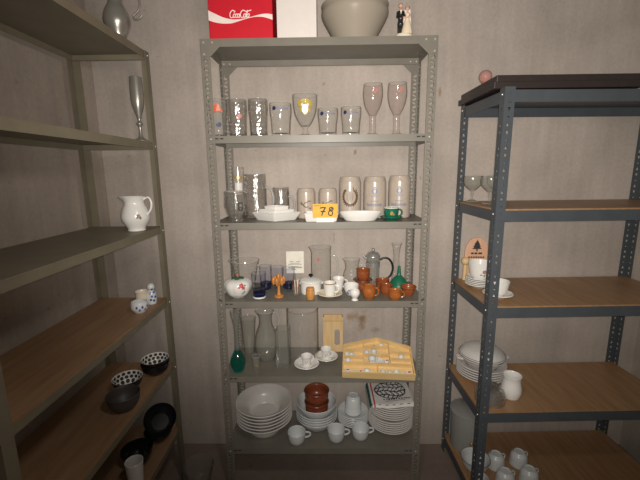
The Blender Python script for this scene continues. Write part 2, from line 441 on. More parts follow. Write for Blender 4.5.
def bolt(parent, x, y, z, ax='y', s=-1, r=.0055):
    mb = MB().lathe([(0, .0035), (r * .7, .003), (r, .001), (r, 0)], 10)
    if ax == 'y': mb.xform(Matrix.Rotation(PI / 2 * (1 if s < 0 else -1), 4, 'X'))
    else: mb.xform(Matrix.Rotation(PI / 2 * (1 if s > 0 else -1), 4, 'Y'))
    o = mb.build('bolt', M['bolt'], parent); o.location = (x, y, z); return o

XL, XR, YF, YB = X0 - .5, X0 + .5, D, D + DD
unit = thing('metal_shelf_unit', 'tall olive grey slotted steel shelving unit with six shelves against the back wall', 'shelf unit', (X0, D + DD / 2, 0))
def loc_(p): return (p[0] - X0, p[1] - D - DD / 2, p[2])
ux0, ux1, uy0, uy1 = -.5, .5, -DD / 2, DD / 2
posts = {}
for (x, sx) in ((ux0, 1), (ux1, -1)):
    for (y, sy) in ((uy0, 1), (uy1, -1)): posts[(sx, sy)] = post(unit, M['steel'], x, y, sx, sy, 0, H[1] - .001)
g = .003
for n in range(1, 7):
    panel = shelf_panel(unit, M['steel'], ux0 + g, ux1 - g, uy0 + g, uy1 - g, H[n] - (.0 if n > 1 else 0))
    for x, s in ((ux0, 1), (ux1, -1)):
        if n > 1:
            for k in (.030, .052):
                mb = MB().box(-.0075, .0075, -.0005, .0005, -.0028, .0028)
                o = mb.build('slot', M['slot'], panel, smooth=False); o.location = (x + s * (k + .014), uy0 + g - .0004, H[n] - .012)  # dark plate stands in for the shade inside an open slot
            bolt(posts[(s, 1)], x + s * .019, uy0 - .001, H[n] - .014)
        else:
            for dx, dz in ((.013, .016), (.05, .016), (.013, .062)): bolt(posts[(s, 1)], x + s * dx, uy0 - .0027, H[1] - dz)
            for dx in (.015, .045): bolt(posts[(s, -1)], x + s * dx, uy1 - .0065, H[1] - .018)
for n in (1,):
    for y, dy in ((uy0 - .0012, .0015), (uy1 - .005, .0015)):
        for x, s in ((ux0, 1), (ux1, -1)):
            k = .085; b = H[n] - .0
            poly = [(x + s * .001, b - .002), (x + s * k, b - .002), (x + s * k, b - .030), (x + s * .040, b - .072), (x + s * .001, b - .072)]
            if s < 0: poly = poly[::-1]
            MB().prism(poly, y - dy, y).build('gusset_plate', M['steel'], unit, smooth=False)

# ------------------------------------------------------------------ light: a phone's flash beside its lens, and dim room light
ld = bpy.data.lights.new('flash', 'SPOT'); lo_ = bpy.data.objects.new('flash', ld); C.objects.link(lo_)
ld.energy = 147; ld.color = (1, .94, .865); ld.shadow_soft_size = .012; ld.spot_size = math.radians(116); ld.spot_blend = 1.0
lo_.location = (.006, .0, HC + .007)
lo_.rotation_euler = (Vector((.34, 2.0, .14))).to_track_quat('-Z', 'Y').to_euler()
l2 = bpy.data.lights.new('cellar_lamp', 'POINT'); lo2 = bpy.data.objects.new('cellar_lamp', l2); C.objects.link(lo2)
l2.energy = 9; l2.color = (1, .90, .78); l2.shadow_soft_size = .06; lo2.location = (.03, .60, HC + .34)
W_ = bpy.data.worlds.new('world'); sc.world = W_; W_.use_nodes = True
W_.node_tree.nodes['Background'].inputs[0].default_value = (1, .93, .85, 1); W_.node_tree.nodes['Background'].inputs[1].default_value = .10

# ------------------------------------------------------------------ top of the unit
def face_angle(p): return math.atan2(p.x, p.y)     # how far to turn a thing so it faces the viewer's aisle position

# red crate
p, W, h = spot(1, 241.5, 63.5, 3, t=.022, rt=0); p.y += .125
cr = thing('drinks_box', 'red drinks box with white script lettering and a white wave on its front', 'box', p, 0)
h = .235; w2 = W / 2; d2 = .125
mb = MB().box(-w2, w2, -d2, d2, 0, h); mb.build('box_body', M['red'], cr, smooth=False, bevel=.004)
MB().box(-w2 - .001, w2 + .001, -d2 - .001, d2 + .001, h * .86, h + .002).build('lid', M['red'], cr, smooth=False, bevel=.003)
fz = lambda y: (39.0 - y) * .00412       # height of a photo row on its front
def wave(y0, y1, n=26):
    top, bot = [], []
    T = [(-1, 10.9), (-.8, 14.0), (-.55, 17.6), (-.3, 19.6), (-.1, 19.8), (.1, 19.2), (.3, 17.9), (.5, 16.3), (.7, 15.1), (.85, 14.9), (1, 15.7)]
    B = [(-1, 20.3), (-.8, 22.3), (-.55, 23.6), (-.3, 23.5), (-.1, 21.9), (.1, 20.1), (.3, 18.5), (.5, 17.6), (.7, 17.9), (.85, 19.1), (1, 20.7)]
    def ev(L, u):
        for (a, b), (c, d) in zip(L, L[1:]):
            if a <= u <= c: return b + (d - b) * (u - a) / (c - a)
    T, B = smoothp(T, 4), smoothp(B, 4); out = []
    for i in range(n):
        u0, u1 = -1 + 2 * i / n, -1 + 2 * (i + 1) / n; u1 = min(u1, .9999)
        out.append([(u0 * w2, fz(ev(B, u0))), (u1 * w2, fz(ev(B, u1))), (u1 * w2, fz(ev(T, u1))), (u0 * w2, fz(ev(T, u0)))])
    return out
flat(cr, 'wave_stripe', wave(0, 0), M['redwhite'], -d2 - .0012)
# hand-drawn script lettering: strokes in a slanted 0..1 box
def script(parent):
    S = []
    def c_big(x): return [arc(x + .10, .52, .115, .47, 62, 318, 14)]
    def o(x): return [arc(x + .055, .30, .058, .235, 0, 360, 12)]
    def c(x): return [arc(x + .055, .30, .058, .235, 55, 305, 10)]
    def a(x): return [arc(x + .055, .30, .055, .235, 30, 390, 12), [(x + .112, .52), (x + .112, .10), (x + .135, .07)]]
    def l(x): return [[(x + .03, .95), (x + .025, .12), (x + .06, .07)], [(x + .03, .95), (x + .055, .90), (x + .03, .5)]]
    S += c_big(0) + [[(.15, .95), (.22, .86), (.19, .72)]]
    S += o(.165) + c(.275) + a(.375)
    S += [[(.49, .36), (.55, .36)]]
    S += c_big(.54) + [[(.69, .95), (.80, .80), (.95, .92), (1.04, .98)]]
    S += o(.70) + l(.815) + a(.875)
    polys = []
    wd, ht = .082, .030
    for s_ in S:
        for q in stroke([(x_ * wd + z_ * ht * .22, z_ * ht) for x_, z_ in s_], .0034): polys.append(q)
    ox, oz = -w2 + (231.3 - 209.8) * .00418, fz(18.6)
    flat(parent, 'lettering', [[(x_ + ox, z_ + oz) for x_, z_ in q] for q in polys], M['redwhite'], -d2 - .0016)
script(cr)
# white box
p, W, h = spot(1, 297, 39.5, 3, t=.03, rt=0); p.y += .09
wb = thing('cardboard_box', 'plain white cardboard box standing beside the red drinks box', 'box', p)
w2 = W / 2
MB().box(-w2, w2, -.09, .09, 0, .20).build('box_body', M['box'], wb, smooth=False, bevel=.002)
MB().box(-w2 - .0008, w2 + .0008, -.0908, .0908, .165, .202).build('lid', M['box'], wb, smooth=False, bevel=.002)
# frosted bowl
p, W, h = spot(1, 354.5, 66, 3, t=.157, rt=0)
k = W / 2
prof = smoothp([(.0, 0), (k * .50, 0), (k * .56, .010), (k * .74, .060), (k * .91, .105), (k * .995, .135), (k * .985, .158), (k * 1.0, .172)], 4)
tag(MB().lathe(vessel(prof[1:], .0035, .006), 48).build('mixing_bowl', M['frost'], loc=p), 'large frosted beige translucent bowl on top of the tall shelf unit', 'bowl')

# bride and groom figurine
p, W, h = spot(1, 403.7, 15, 2.5, t=.036, rt=.1)
ft = thing('cake_topper', 'little bride and groom figurine on a round base at the right end of the top', 'figurine', p, -face_angle(p) * .5)
u = h / .145; ft.scale = (1.3, 1.15, 1)
def rm(o, s): r = o.modifiers.new('Remesh', 'REMESH'); r.mode = 'VOXEL'; r.voxel_size = s; r.use_smooth_shade = True; return o
MB().lathe([(0, 0), (.030 * u, 0), (.031 * u, .004 * u), (.029 * u, .010 * u), (.026 * u, .016 * u), (0, .0165 * u)], 28, squash=.8).build('base', M['cream'], ft)
def limb(mb, pts, rs): 
    mb.tube([tuple(c * u for c in q) for q in pts], [r * u for r in rs], 10)
    for q, r in zip(pts, rs): mb.ball(tuple(c * u for c in q), r * u, 10, 6)
gx, bx_ = -.0125, .010
# groom: one body, clothes and hair over it
mb = MB()
limb(mb, [(gx, 0, .062), (gx, 0, .085), (gx, 0, .108), (gx, 0, .120)], [.0075, .0075, .0085, .004])
mb.ball((gx * u, -.001 * u, .1345 * u), .0082 * u, 14, 10, (.85, .95, 1.12)); mb.ball((gx * u + .0012 * u, -.0095 * u, .1335 * u), .0016 * u, 8, 6)
for s in (-1, 1): mb.ball((gx * u + s * .0072 * u, 0, .134 * u), .0018 * u, 8, 6)
for s in (-1, 1): limb(mb, [(gx + s * .004, 0, .062), (gx + s * .0042, -.001, .04), (gx + s * .0042, .001, .018)], [.005, .004, .003])
limb(mb, [(gx - .0085, 0, .108), (gx - .0105, -.003, .088), (gx - .001, -.0105, .079)], [.0042, .0036, .003])
limb(mb, [(gx + .0085, -.001, .107), (gx + .010, -.007, .092), (gx + .016, -.0105, .088)], [.004, .0034, .0028])
for k in range(5): limb(mb, [(gx + .016, -.0105, .0865 + k * .0009), (gx + .0205 - abs(k - 2) * .0006, -.0122, .0862 + k * .0012)], [.0009, .0007])
gb = rm(mb.build('groom', M['skin'], ft), .0009)
mb = MB()
limb(mb, [(gx, 0, .060), (gx, 0, .085), (gx, 0, .106), (gx, 0, .117)], [.0088, .0086, .0096, .005])
for s in (-1, 1): limb(mb, [(gx + s * .0042, 0, .062), (gx + s * .0045, -.001, .04), (gx + s * .0045, .001, .0185)], [.0062, .0052, .0046])
limb(mb, [(gx - .0085, 0, .108), (gx - .0108, -.003, .088), (gx - .003, -.0100, .080)], [.0052, .0046, .0042])
limb(mb, [(gx + .0085, -.001, .107), (gx + .010, -.007, .092), (gx + .014, -.0100, .0885)], [.005, .0044, .0038])
rm(mb.build('suit', M['black'], gb), .0009)
flat(gb, 'shirt_front', [[((gx - .003) * u, .113 * u), (gx * u, .094 * u), ((gx + .0035) * u, .113 * u)]], M['veil'], -.0106 * u)
mb = MB().ball((gx * u, .0018 * u, .1365 * u), .0086 * u, 14, 10, (.9, .95, 1.05)); mb.build('hair', M['hair'], gb)
eyes = [disc((gx + s * .003) * u, .136 * u, .0007 * u, .0006 * u, 8) for s in (-1, 1)] + [[((gx - .002) * u, .1298 * u), ((gx + .002) * u, .1298 * u), ((gx + .0015) * u, .1293 * u), ((gx - .0015) * u, .1293 * u)]]
flat(gb, 'face_paint', eyes, M['ink'], -.0088 * u)
# bride
mb = MB()
limb(mb, [(bx_, 0, .045), (bx_, 0, .075), (bx_, -.001, .098), (bx_, -.002, .110)], [.009, .0055, .0068, .003])
mb.ball((bx_ * u - .0005 * u, -.0025 * u, .1215 * u), .0075 * u, 14, 10, (.85, .95, 1.12)); mb.ball((bx_ * u - .0012 * u, -.0102 * u, .1205 * u), .0014 * u, 8, 6)
limb(mb, [(bx_ - .0068, -.002, .098), (bx_ - .010, -.008, .086), (bx_ - .014, -.013, .082)], [.0032, .0028, .0023])
limb(mb, [(bx_ + .0068, -.002, .098), (bx_ + .007, -.010, .085), (bx_ - .006, -.0145, .079)], [.0032, .0028, .0023])
for k in range(5): limb(mb, [(bx_ - .006, -.0145, .0778 + k * .0008), (bx_ - .0105 + abs(k - 2) * .0005, -.0155, .0772 + k * .001)], [.0008, .0006])
bb = rm(mb.build('bride', M['skin'], ft), .0009)
mb = MB().lathe([(0, .0165 * u), (.019 * u, .0165 * u), (.0175 * u, .03 * u), (.0145 * u, .05 * u), (.0105 * u, .066 * u), (.0066 * u, .077 * u), (.0074 * u, .09 * u), (.0078 * u, .098 * u), (.006 * u, .103 * u), (0, .103 * u)], 36, (bx_ * u, -.001 * u, 0), .85, lambda a, z: 1 + .035 * math.cos(9 * a) * max(0, 1 - z / (.075 * u)))
mb.build('dress', M['dress'], bb)
MB().ball((bx_ * u, .0016 * u, .1235 * u), .0082 * u, 14, 10, (.95, .9, 1.05)).build('hair', M['red_hair'] if 'red_hair' in M else M['hair'], bb)
mb = MB().lathe([(.0085 * u, .127 * u), (.0105 * u, .115 * u), (.012 * u, .09 * u), (.015 * u, .05 * u), (.017 * u, .03 * u)], 24, (bx_ * u, .003 * u, 0), .8)
mb.f = [f for f in mb.f if sum(mb.v[i][1] for i in f) / len(f) > .005 * u]; mb.mi = [0] * len(mb.f)
o = mb.build('veil', M['veil'], bb); s_ = o.modifiers.new('Solidify', 'SOLIDIFY'); s_.thickness = .0006
eyes = [disc((bx_ - .0008 + s * .0028) * u, .1225 * u, .0007 * u, .0006 * u, 8) for s in (-1, 1)] + [[((bx_ - .0026) * u, .1172 * u), ((bx_ + .001) * u, .1172 * u), (bx_ * u, .1166 * u), ((bx_ - .0018) * u, .1166 * u)]]
flat(bb, 'face_paint', eyes, M['ink'], -.0099 * u)

# ------------------------------------------------------------------ second shelf: drinking glasses
def tumbler(name, label, cat, p, W, h, foot=.86, wall=.0022, base=.010, m='glass', group=None, rib=None, belly=0):
    r = W / 2
    pr = smoothp([(r * foot * .97, 0), (r * foot, .003), (r * (foot * .6 + .4 + belly * .5), h * .45), (r * (1 + belly), h * .75), (r, h)], 5)
    pr = [(r * foot * .8, 0)] + pr
    t = thing(name, label, cat, p, -face_angle(p), group)
    MB().lathe(vessel(pr, wall, base), 40, rmod=rib).build('glass_body', M[m], t)
    rim(t, pr[-1][0] - wall / 2, h + wall * .45)
    return t, pr
for (px, wd, top, lab, kind) in (
        (219.5, 17.5, 98, 'straight beer glass with a large orange-red emblem, leftmost on the second shelf', 0),
        (238.5, 18.5, 98.5, 'dimpled beer glass with a small faded orange patch, right of the orange emblem glass', 1),
        (259.3, 18.5, 98, 'clear dimpled beer glass without print, left of the blue-labelled tumbler', 2)):
    p, W, h = spot(2, px, wd, top, t=.075)
    if kind == 0:
        t, pr = tumbler('beer_glass', lab, 'glass', p, W, h, .80, m='glass')
        s = W / 18
        decal(t, 'emblem', [disc(-1.5 * s, .074, 3.6 * s, .011), disc(-6 * s, .068, 3.2 * s, .012), disc(-2.5 * s, .062, 3.6 * s, .010), disc(-4 * s, .055, 2 * s, .007), disc(1.5 * s, .060, 2.4 * s, .006), disc(3.0 * s, .055, 2.0 * s, .005)], pr, M['orange_print'], 0.010 + h * .28, label='orange-red printed emblem')
        decal(t, 'badge', [disc(0, 0, 2.6 * s, .011)], pr, M['blue_dark'], h * .33, label='dark blue round badge')
    else:
        t, pr = tumbler('beer_glass', lab, 'glass', p, W, h, .88, m='glass_thick', rib=lambda a, z: 1 + .018 * math.cos(10 * a), belly=.03)
        if kind == 1: decal(t, 'emblem', [disc(.010, 0, .012, .010), disc(.004, -.012, .007, .006)], pr, M['pink'], h * .55, label='faded orange print')
for (px, wd, top, lab) in ((281.3, 21.5, 102, 'wide clear tumbler with a blue label, beside the stemmed chalice'),
                      (328, 20, 107.5, 'short tumbler with a blue label, left of the matching pair in the middle'),
                      (351, 20, 106, 'short tumbler with a blue label, right of the matching pair, beside the tulip glasses')):
    p, W, h = spot(2, px, wd, top, t=.07)
    t, pr = tumbler('tumbler', lab, 'glass', p, W, h, .84, base=.014, belly=.01, rib=lambda a, z: 1 + .016 * math.cos(11 * a + .5) * max(0, min(1, (h * .68 - z) / (h * .12))))
    s = W / 20; z = h * (.80 if wd < 21 else .83)
    decal(t, 'badge', [disc(-6.3 * s, 0, 1.9 * s, .0085)], pr, M['blue_dark'], z, label='dark blue round badge')
    decal(t, 'lettering_band', sum([grid_rect(-3.6 * s + i * 1.6 * s, -2.5 * s + i * 1.6 * s, -.0035, .0035, 1) for i in range(7)], []), pr, M['blue_soft'], z)
# chalice
p, W, h = spot(2, 305.5, 24.5, 93, t=.075)
t = thing('chalice_glass', 'stemmed beer chalice with a yellow and white crest', 'glass', p, -face_angle(p)); r = W / 2
pr = smoothp([(r * .72, 0), (r * .70, .004), (r * .30, .010), (r * .21, h * .14), (r * .22, h * .2), (r * .55, h * .34), (r * .86, h * .55), (r * .98, h * .8), (r * 1.0, h)], 5)
MB().lathe(vessel(pr, .0024, h * .26), 40).build('glass_body', M['glass'], t); rim(t, r - .0012, h + .001)
decal(t, 'crest', [disc(-.022, .018, .012, .014), disc(.0, .028, .020, .010), disc(.022, .018, .012, .014), disc(-.018, -.008, .007, .012), disc(.018, -.008, .007, .012), disc(0, -.022, .010, .008)], pr, M['yellow'], h * .66, label='yellow crest')
decal(t, 'crest_centre', [disc(0, -.004, .014, .020), disc(-.012, .012, .006, .008), disc(.012, .012, .006, .008)], pr, M['bowlwhite'], h * .66, off=.0012, label='white crest centre')
# tulip glasses
def tulip(px, wd, top, lab):
    p, W, h = spot(2, px, wd, top, t=.07); r = W / 2
    t = thing('tulip_glass', lab, 'glass', p, -face_angle(p), 'tall stemmed tulip glasses')
    pr = smoothp([(r * .78, 0), (r * .76, .004), (r * .40, .010), (r * .33, h * .12), (r * .34, h * .36), (r * .42, h * .42), (r * .78, h * .56), (r * .99, h * .74), (r * 1.0, h * .86), (r * .93, h)], 5)
    MB().lathe(vessel(pr, .0022, h * .40), 40).build('glass_body', M['glass_pink'], t); rim(t, r * .93 - .001, h + .001)
    decal(t, 'emblem', [disc(.016, .012, .008, .010), disc(.008, .002, .005, .006)], pr, M['pink'], h * .80, label='faded red emblem')
    return t
tulip(372.3, 19.5, 82, 'left of the two tall stemmed tulip beer glasses on the second shelf')
tulip(396.2, 19, 81, 'tall stemmed tulip beer glass nearest the right-hand post of the second shelf')

# ------------------------------------------------------------------ third shelf: steins and dishes
# thistle goblet in front of tall glass
p, W, h = spot(3, 236.7, 22.5, 191, t=.060)
t = thing('goblet', 'textured thistle-shaped glass tankard with a dark label, front left of the third shelf', 'glass', p, -face_angle(p)); r = W / 2
pr = smoothp([(r * .62, 0), (r * .64, .004), (r * .60, h * .10), (r * .80, h * .28), (r * 1.0, h * .55), (r * .96, h * .8), (r * .94, h)], 5)
MB().lathe(vessel(pr, .003, .014), 40, rmod=lambda a, z: 1 + .02 * math.cos(8 * a)).build('glass_body', M['glass_thick'], t); rim(t, r * .94 - .0015, h + .0013, .0018)
decal(t, 'label_patch', grid_rect(.010, .032, -.018, .020, 4), pr, M['ink'], h * .52, off=.0022, label='dark printed label')
decal(t, 'label_print', [disc(.022, .006, .007, .009), disc(.021, -.010, .005, .004)], pr, M['greyink'], h * .52, off=.003)
p, W, h = spot(3, 240, 11.5, 167.5, t=.240)
t, pr = tumbler('tall_glass', 'slim tall glass with a yellow ring and pale label, behind the thistle tankard', 'glass', p, W, h, .92, m='glass_fine')
decal(t, 'gold_band', grid_rect(-.024, .024, -.006, .006, 8), pr, M['gold'], h * .80)
decal(t, 'label_patch', grid_rect(-.018, .020, -.03, .03, 6), pr, M['bowlwhite'], h * .58, label='pale paper label')
# glass mugs
def glass_mug(px, wd, top, bot, t_, lab, m, bs, hang):
    p, W, h = spot(3, px, wd, top, t=t_); r = W / 2
    t = thing('glass_mug', lab, 'mug', p, -face_angle(p))
    pr = [(r * .9, 0)] + smoothp([(r * .97, .002), (r * .99, .012), (r * .985, h * .5), (r * .985, h * .85), (r * .97, h)], 4)
    MB().lathe(vessel(pr, .004, .014), 40).build('glass_body', M[m], t); rim(t, r * .97 - .002, h + .0018, .002)
    MB().tube(handle_pts(r * .98, h * .16, h * .70, hang, 14, -.32), .0065, 10, flat=1.3).build('handle', M['rim'], t)
glass_mug(256.8, 21.5, 174.5, 210, .212, 'large dimpled glass beer mug with handle behind the white dishes', 'glass_thick', 70, .038)
glass_mug(281.6, 16.5, 187.5, 207, .245, 'smaller dimpled glass mug between the large mug and the salt-glazed steins', 'glass_thick', 90, .030)
# stoneware steins
def stein(px, wd, top, t_, lab, name='stein'):
    p, W, h = spot(3, px, wd, top, t=t_); r = W / 2
    t = thing(name, lab, 'mug', p, -face_angle(p))
    pr = [(r * .9, 0)] + smoothp([(r * .975, .002), (r * .99, .010), (r, h * .1), (r, h * .80), (r * .975, h * .90), (r * .90, h * .975), (r * .885, h)], 4)
    MB().lathe(vessel(pr, .006, .012), 48).build('body', M['stein'], t)
    MB().lathe([(r * .892, h - .004), (r * .905, h + .002), (r * .86, h + .005), (r * .815, h + .002), (r * .82, h - .004), (r * .892, h - .004)], 48).build('rim_ring', M['stein_edge'], t, label_=None) if False else None
    mb = MB().tube(handle_pts(r * .97, h * .2, h * .78, .036, 14, PI / 2 - .35), .010, 10, flat=1.4); mb.build('handle', M['stein'], t)
    return t, pr, r, h
for (px, lab) in ((306.5, 'small grey stoneware mug with a dark flourish, left of the pair behind the yellow sign'),
                  (328, 'small grey stoneware mug with a dark flourish, right of the pair behind the yellow sign')):
    t, pr, r, h = stein(px, 18.3, 188.4, .17, lab, 'stoneware_mug')
    q = []
    for s_ in ([(-.026, .012), (-.018, -.004), (-.006, -.012), (.010, -.010)], arc(.0, -.004, .013, .012, 70, 300, 9), [(.004, .010), (.014, .016), (.022, .014)], [(.012, -.018), (.020, -.022), (.024, -.019)], [(-.022, -.003), (-.030, .004)]): q += stroke(s_, .0042)
    decal(t, 'flourish', q, pr, M['brownprint'], h * .50)
t, pr, r, h = stein(349.8, 21.7, 177, .185, 'tall stoneware stein with a brown laurel wreath')
q = []
for s_ in (-1, 1):
    for i in range(9):
        a = math.radians(-80 + i * 16.5); cx, cz = s_ * .029 * math.cos(a), .036 * math.sin(a)
        for k in (-1, 1):
            b = a + k * .9; q.append([(cx, cz - .002), (cx + s_ * .017 * math.cos(b), cz + .017 * math.sin(b) - .002), (cx + s_ * .016 * math.cos(b) + .004, cz + .016 * math.sin(b) + .008), (cx + .002, cz + .005)])
decal(t, 'wreath', q, pr, M['brownprint'], h * .52, label='brown laurel wreath')
decal(t, 'crest', [disc(0, .004, .009, .026)] + stroke([(-.014, .018), (-.014, -.012), (0, -.026), (.014, -.012), (.014, .018)], .003), pr, M['stein_edge'], h * .52)
for (px, wd, top, t_, lab) in ((374.3, 22, 177, .185, 'tall stoneware stein with a blue diamond emblem, behind the oval dish'),
                           (398.6, 21.3, 176, .180, 'tall stoneware stein with a blue diamond emblem, behind the green cup')):
    t, pr, r, h = stein(px, wd, top, t_, lab)
    q = stroke([(0, .030), (.014, .008), (0, -.014), (-.014, .008), (0, .030)], .0035)
    for s_ in (stroke(arc(0, .008, .009, .010, 0, 360, 10), .003), stroke([(-.018, -.012), (-.006, -.018), (.006, -.018), (.018, -.012)], .003), stroke([(0, .03), (0, -.014)], .0022)): q += s_
    decal(t, 'emblem', q, pr, M['blue_soft'], h * .62, label='blue diamond emblem')
    q = sum([grid_rect(-.018 + i * .0075, -.013 + i * .0075, -.0025, .0025, 1) for i in range(5)], [])
    decal(t, 'small_lettering', q, pr, M['blue_soft'], h * .42)
    q = []
    for i in range(11): q += grid_rect(-.040 + i * .0073, -.0345 + i * .0073, -.0055 - .002 * (i % 2), .0045 + .003 * ((i * 7) % 3 == 0), 1)
    decal(t, 'lettering', q, pr, M['blue_soft'], h * .33)

# square white dishes
def square_dish(name, p, w, d, h, lab, group='white square serving dishes', flare=.76, rotz=0, cat='dish'):
    t = .004; mb = MB(); vs = []
    def ring(sx, sy, z, n=4):
        out = []
        for (cx, cy, a0) in ((1, 1, 0), (-1, 1, 90), (-1, -1, 180), (1, -1, 270)):
            rr = min(sx, sy) * .12
            for i in range(n + 1):
                a = math.radians(a0 + 90 * i / n); out.append((cx * (sx - rr) + rr * math.cos(a), cy * (sy - rr) + rr * math.sin(a), z))
        return out
    rs = [ring(w / 2 * flare, d / 2 * flare, 0), ring(w / 2 * (flare + .03), d / 2 * (flare + .03), .002), ring(w / 2 * .98, d / 2 * .98, h * .93), ring(w / 2, d / 2, h), ring(w / 2 - .003, d / 2 - .003, h + .001), ring(w / 2 * .96 - t, d / 2 * .96 - t, h * .92), ring(w / 2 * flare - t * .5, d / 2 * flare - t * .5, t)]
    m = len(rs[0]); fs = []
    for k in range(len(rs)): vs += rs[k]
    for k in range(len(rs) - 1):
        for i in range(m): j = (i + 1) % m; fs.append((k * m + i, k * m + j, (k + 1) * m + j, (k + 1) * m + i))
    fs.append(tuple(reversed(range(m)))); fs.append(tuple((len(rs) - 1) * m + i for i in range(m)))
    mb.add(vs, fs)
    o = mb.build(name, M['white'], loc=p, auto=50, rotz=rotz); return tag(o, lab, cat, group)
p, W, h = spot(3, 276.6, 51, 213.9, t=.094)
sq = W / math.sqrt(2)
for (k_, dz, hh_, lab) in ((1.0, 0, .038, 'largest white square dish, at the bottom of the stacked dishes, one corner facing forward'),
                     (.74, .0048, .046, 'middle white square dish nested in the largest one, corner forward'),
                     (.50, .0100, .057, 'smallest white square dish on top of the nested stack before the glass mugs')):
    o = square_dish('square_dish', Vector((p.x, p.y + (1 - k_) * .02, p.z + dz)), sq * k_, sq * k_, hh_, lab, 'nested white square dishes', .74)
    for v in o.data.vertices: v.co = Vector(((v.co.x - v.co.y) * .70711, (v.co.x + v.co.y) * .70711 * .68, v.co.z))
p, W, h = spot(3, 321.3, 34, 210, t=.056)
square_dish('rectangular_dish', Vector((p.x, D + .062, H[3] + .0005)), W, .100, .040, 'white rectangular dish behind the yellow number sign', None, .86, 0, 'dish')
# yellow number sign leaning on the dish
p, W, h = spot(3, 325.2, 24.8, 204.5, t=.009, rt=0)
sg = thing('number_sign', 'yellow card with handwritten number leaning against a white dish', 'sign', Vector((p.x, D + .0055, H[3] + .0005)))
p_top = at_y(325.2, 204.3, D + .01); sh = .064
mt = Matrix.Translation((0, 0, .018))
# card leaning back on a little foot
MB().box(-W / 2, W / 2, -.0008, .0008, .0, sh).xform(Matrix.Translation((0, 0, .020))).build('card', M['sign'], sg, smooth=False)
MB().box(-W * .35, W * .35, -.003, .003, 0, .0205).build('card_foot', M['white'], sg, smooth=False)
cx = lambda a: -W / 2 + a * W; cz = lambda b: .020 + b * sh
q = []
for s_ in ([(.30, .70), (.40, .74), (.51, .73), (.45, .55), (.39, .33), (.37, .18)], [(.33, .45), (.42, .47), (.50, .45)]): q += stroke([(cx(a), cz(b)) for a, b in s_], .0052)
for s_ in (arc(.745, .63, .075, .13, 20, 380, 12), arc(.715, .33, .085, .17, 0, 360, 12), [(.80, .72), (.66, .47)]): q += stroke([(cx(a), cz(b)) for a, b in s_], .0048)
flat(sg, 'handwritten_number', q, M['ink'], -.0012)
flat(sg, 'printed_lines', [[(cx(.05), cz(.84)), (cx(.36), cz(.84)), (cx(.36), cz(.89)), (cx(.05), cz(.89))]], M['brownprint'], -.0011)
# oval dish
p, W, h = spot(3, 360.2, 42, 211, t=.07)
r = W / 2; h = .038
pr = smoothp([(r * .70, 0), (r * .74, .003), (r * .90, h * .55), (r * .985, h * .92), (r, h)], 4)
tag(MB().lathe(vessel([(r * .6, 0)] + pr, .004, .005), 56, squash=.56).build('oval_dish', M['white'], loc=Vector((p.x, D + .063, H[3] + .0005))), 'white oval baking dish in front of the tall steins', 'dish')

# ------------------------------------------------------------------ cups
def saucer(p, W, lab, m='white', group=None, name='saucer', h=.016):
    r = W / 2
    pr = smoothp([(r * .50, 0), (r * .54, .002), (r * .62, h * .30), (r * .85, h * .70), (r, h)], 4)
    o = MB().lathe([(0, .001)] + [(r * .45, .001)] + pr + [(r * .985, h + .002)] + [(max(a - .003, 0), b + .003) for a, b in reversed(pr)] + [(r * .40, .0045), (0, .0042)], 44).build(name, M[m], loc=p)
    return tag(o, lab, 'saucer', group)
def cup(p, W, h, lab, m='white', prof=None, hand=.45, ang=-.25, foot=.7, wall=.003, name='cup', group=None, htop=.85, hbot=.25, hr=.0042, cat='cup', handle=True, bottom=.004):
    r = W / 2; t = thing(name, lab, cat, p, 0, group)
    pts = prof or [(foot, 0), (foot * 1.02, .04), (foot + (1 - foot) * .55, .35), (.95, .7), (1, 1)]
    pr = smoothp([(a * r, b * h) for a, b in pts], 5)
    MB().lathe(vessel([(pr[0][0] * .85, 0)] + pr, wall, bottom), 40).build('bowl' if cat != 'cup' else 'cup_body', M[m], t)
    if handle:
        ra = interp(pr, h * htop) * .97
        pts = handle_pts(ra - .001, h * hbot, h * htop, hand * r, 12, ang)
        # keep the lower end on the wall
        rb_ = interp(pr, h * hbot) * .97
        pts = [((x / (math.hypot(x, y) or 1)) * (math.hypot(x, y) + (rb_ - ra) * (i / 12) ** 2), (y / (math.hypot(x, y) or 1)) * (math.hypot(x, y) + (rb_ - ra) * (i / 12) ** 2), z) for i, (x, y, z) in enumerate(pts)]
        MB().tube(pts, hr, 8).build('handle', M[m], t)
    return t, pr, r
p, W, h = spot(3, 391.3, 22.5, 216, t=.058)
saucer(p, W, 'dark green saucer under the green cup', 'green')
t, pr, r = cup(p + Vector((-.001, 0, .0050)), 15 / 365 * proj(*p)[2], .054, 'small dark green cup with a gold emblem on a green saucer', 'green', [(.55, 0), (.60, .05), (.86, .3), (.97, .65), (1, 1)], ang=-.1, hand=.5)
decal(t, 'emblem', [disc(-.004, .002, .0075, .0095), disc(.006, -.004, .004, .006)], pr, M['gold'], .029, label='gold emblem')
MB().lathe([(r * 1.003, .0525), (r * 1.01, .0552), (r * .95, .0560), (r * .90, .0552), (r * .91, .0525), (r * 1.003, .0525)], 40).build('white_rim', M['white'], t)
MB().lathe([(0, .0052), (r * .55, .0054), (r * .80, .016), (r * .91, .035), (r * .935, .053)], 40).build('white_lining', M['white'], t)

# ------------------------------------------------------------------ fourth shelf
def at_shelf(n, px, t):           # a base point at depth t from the front edge of shelf n
    p, _, _ = spot(n, px, 10, 240, t=t); return p
def px_m(p): return proj(*p)[2] / F
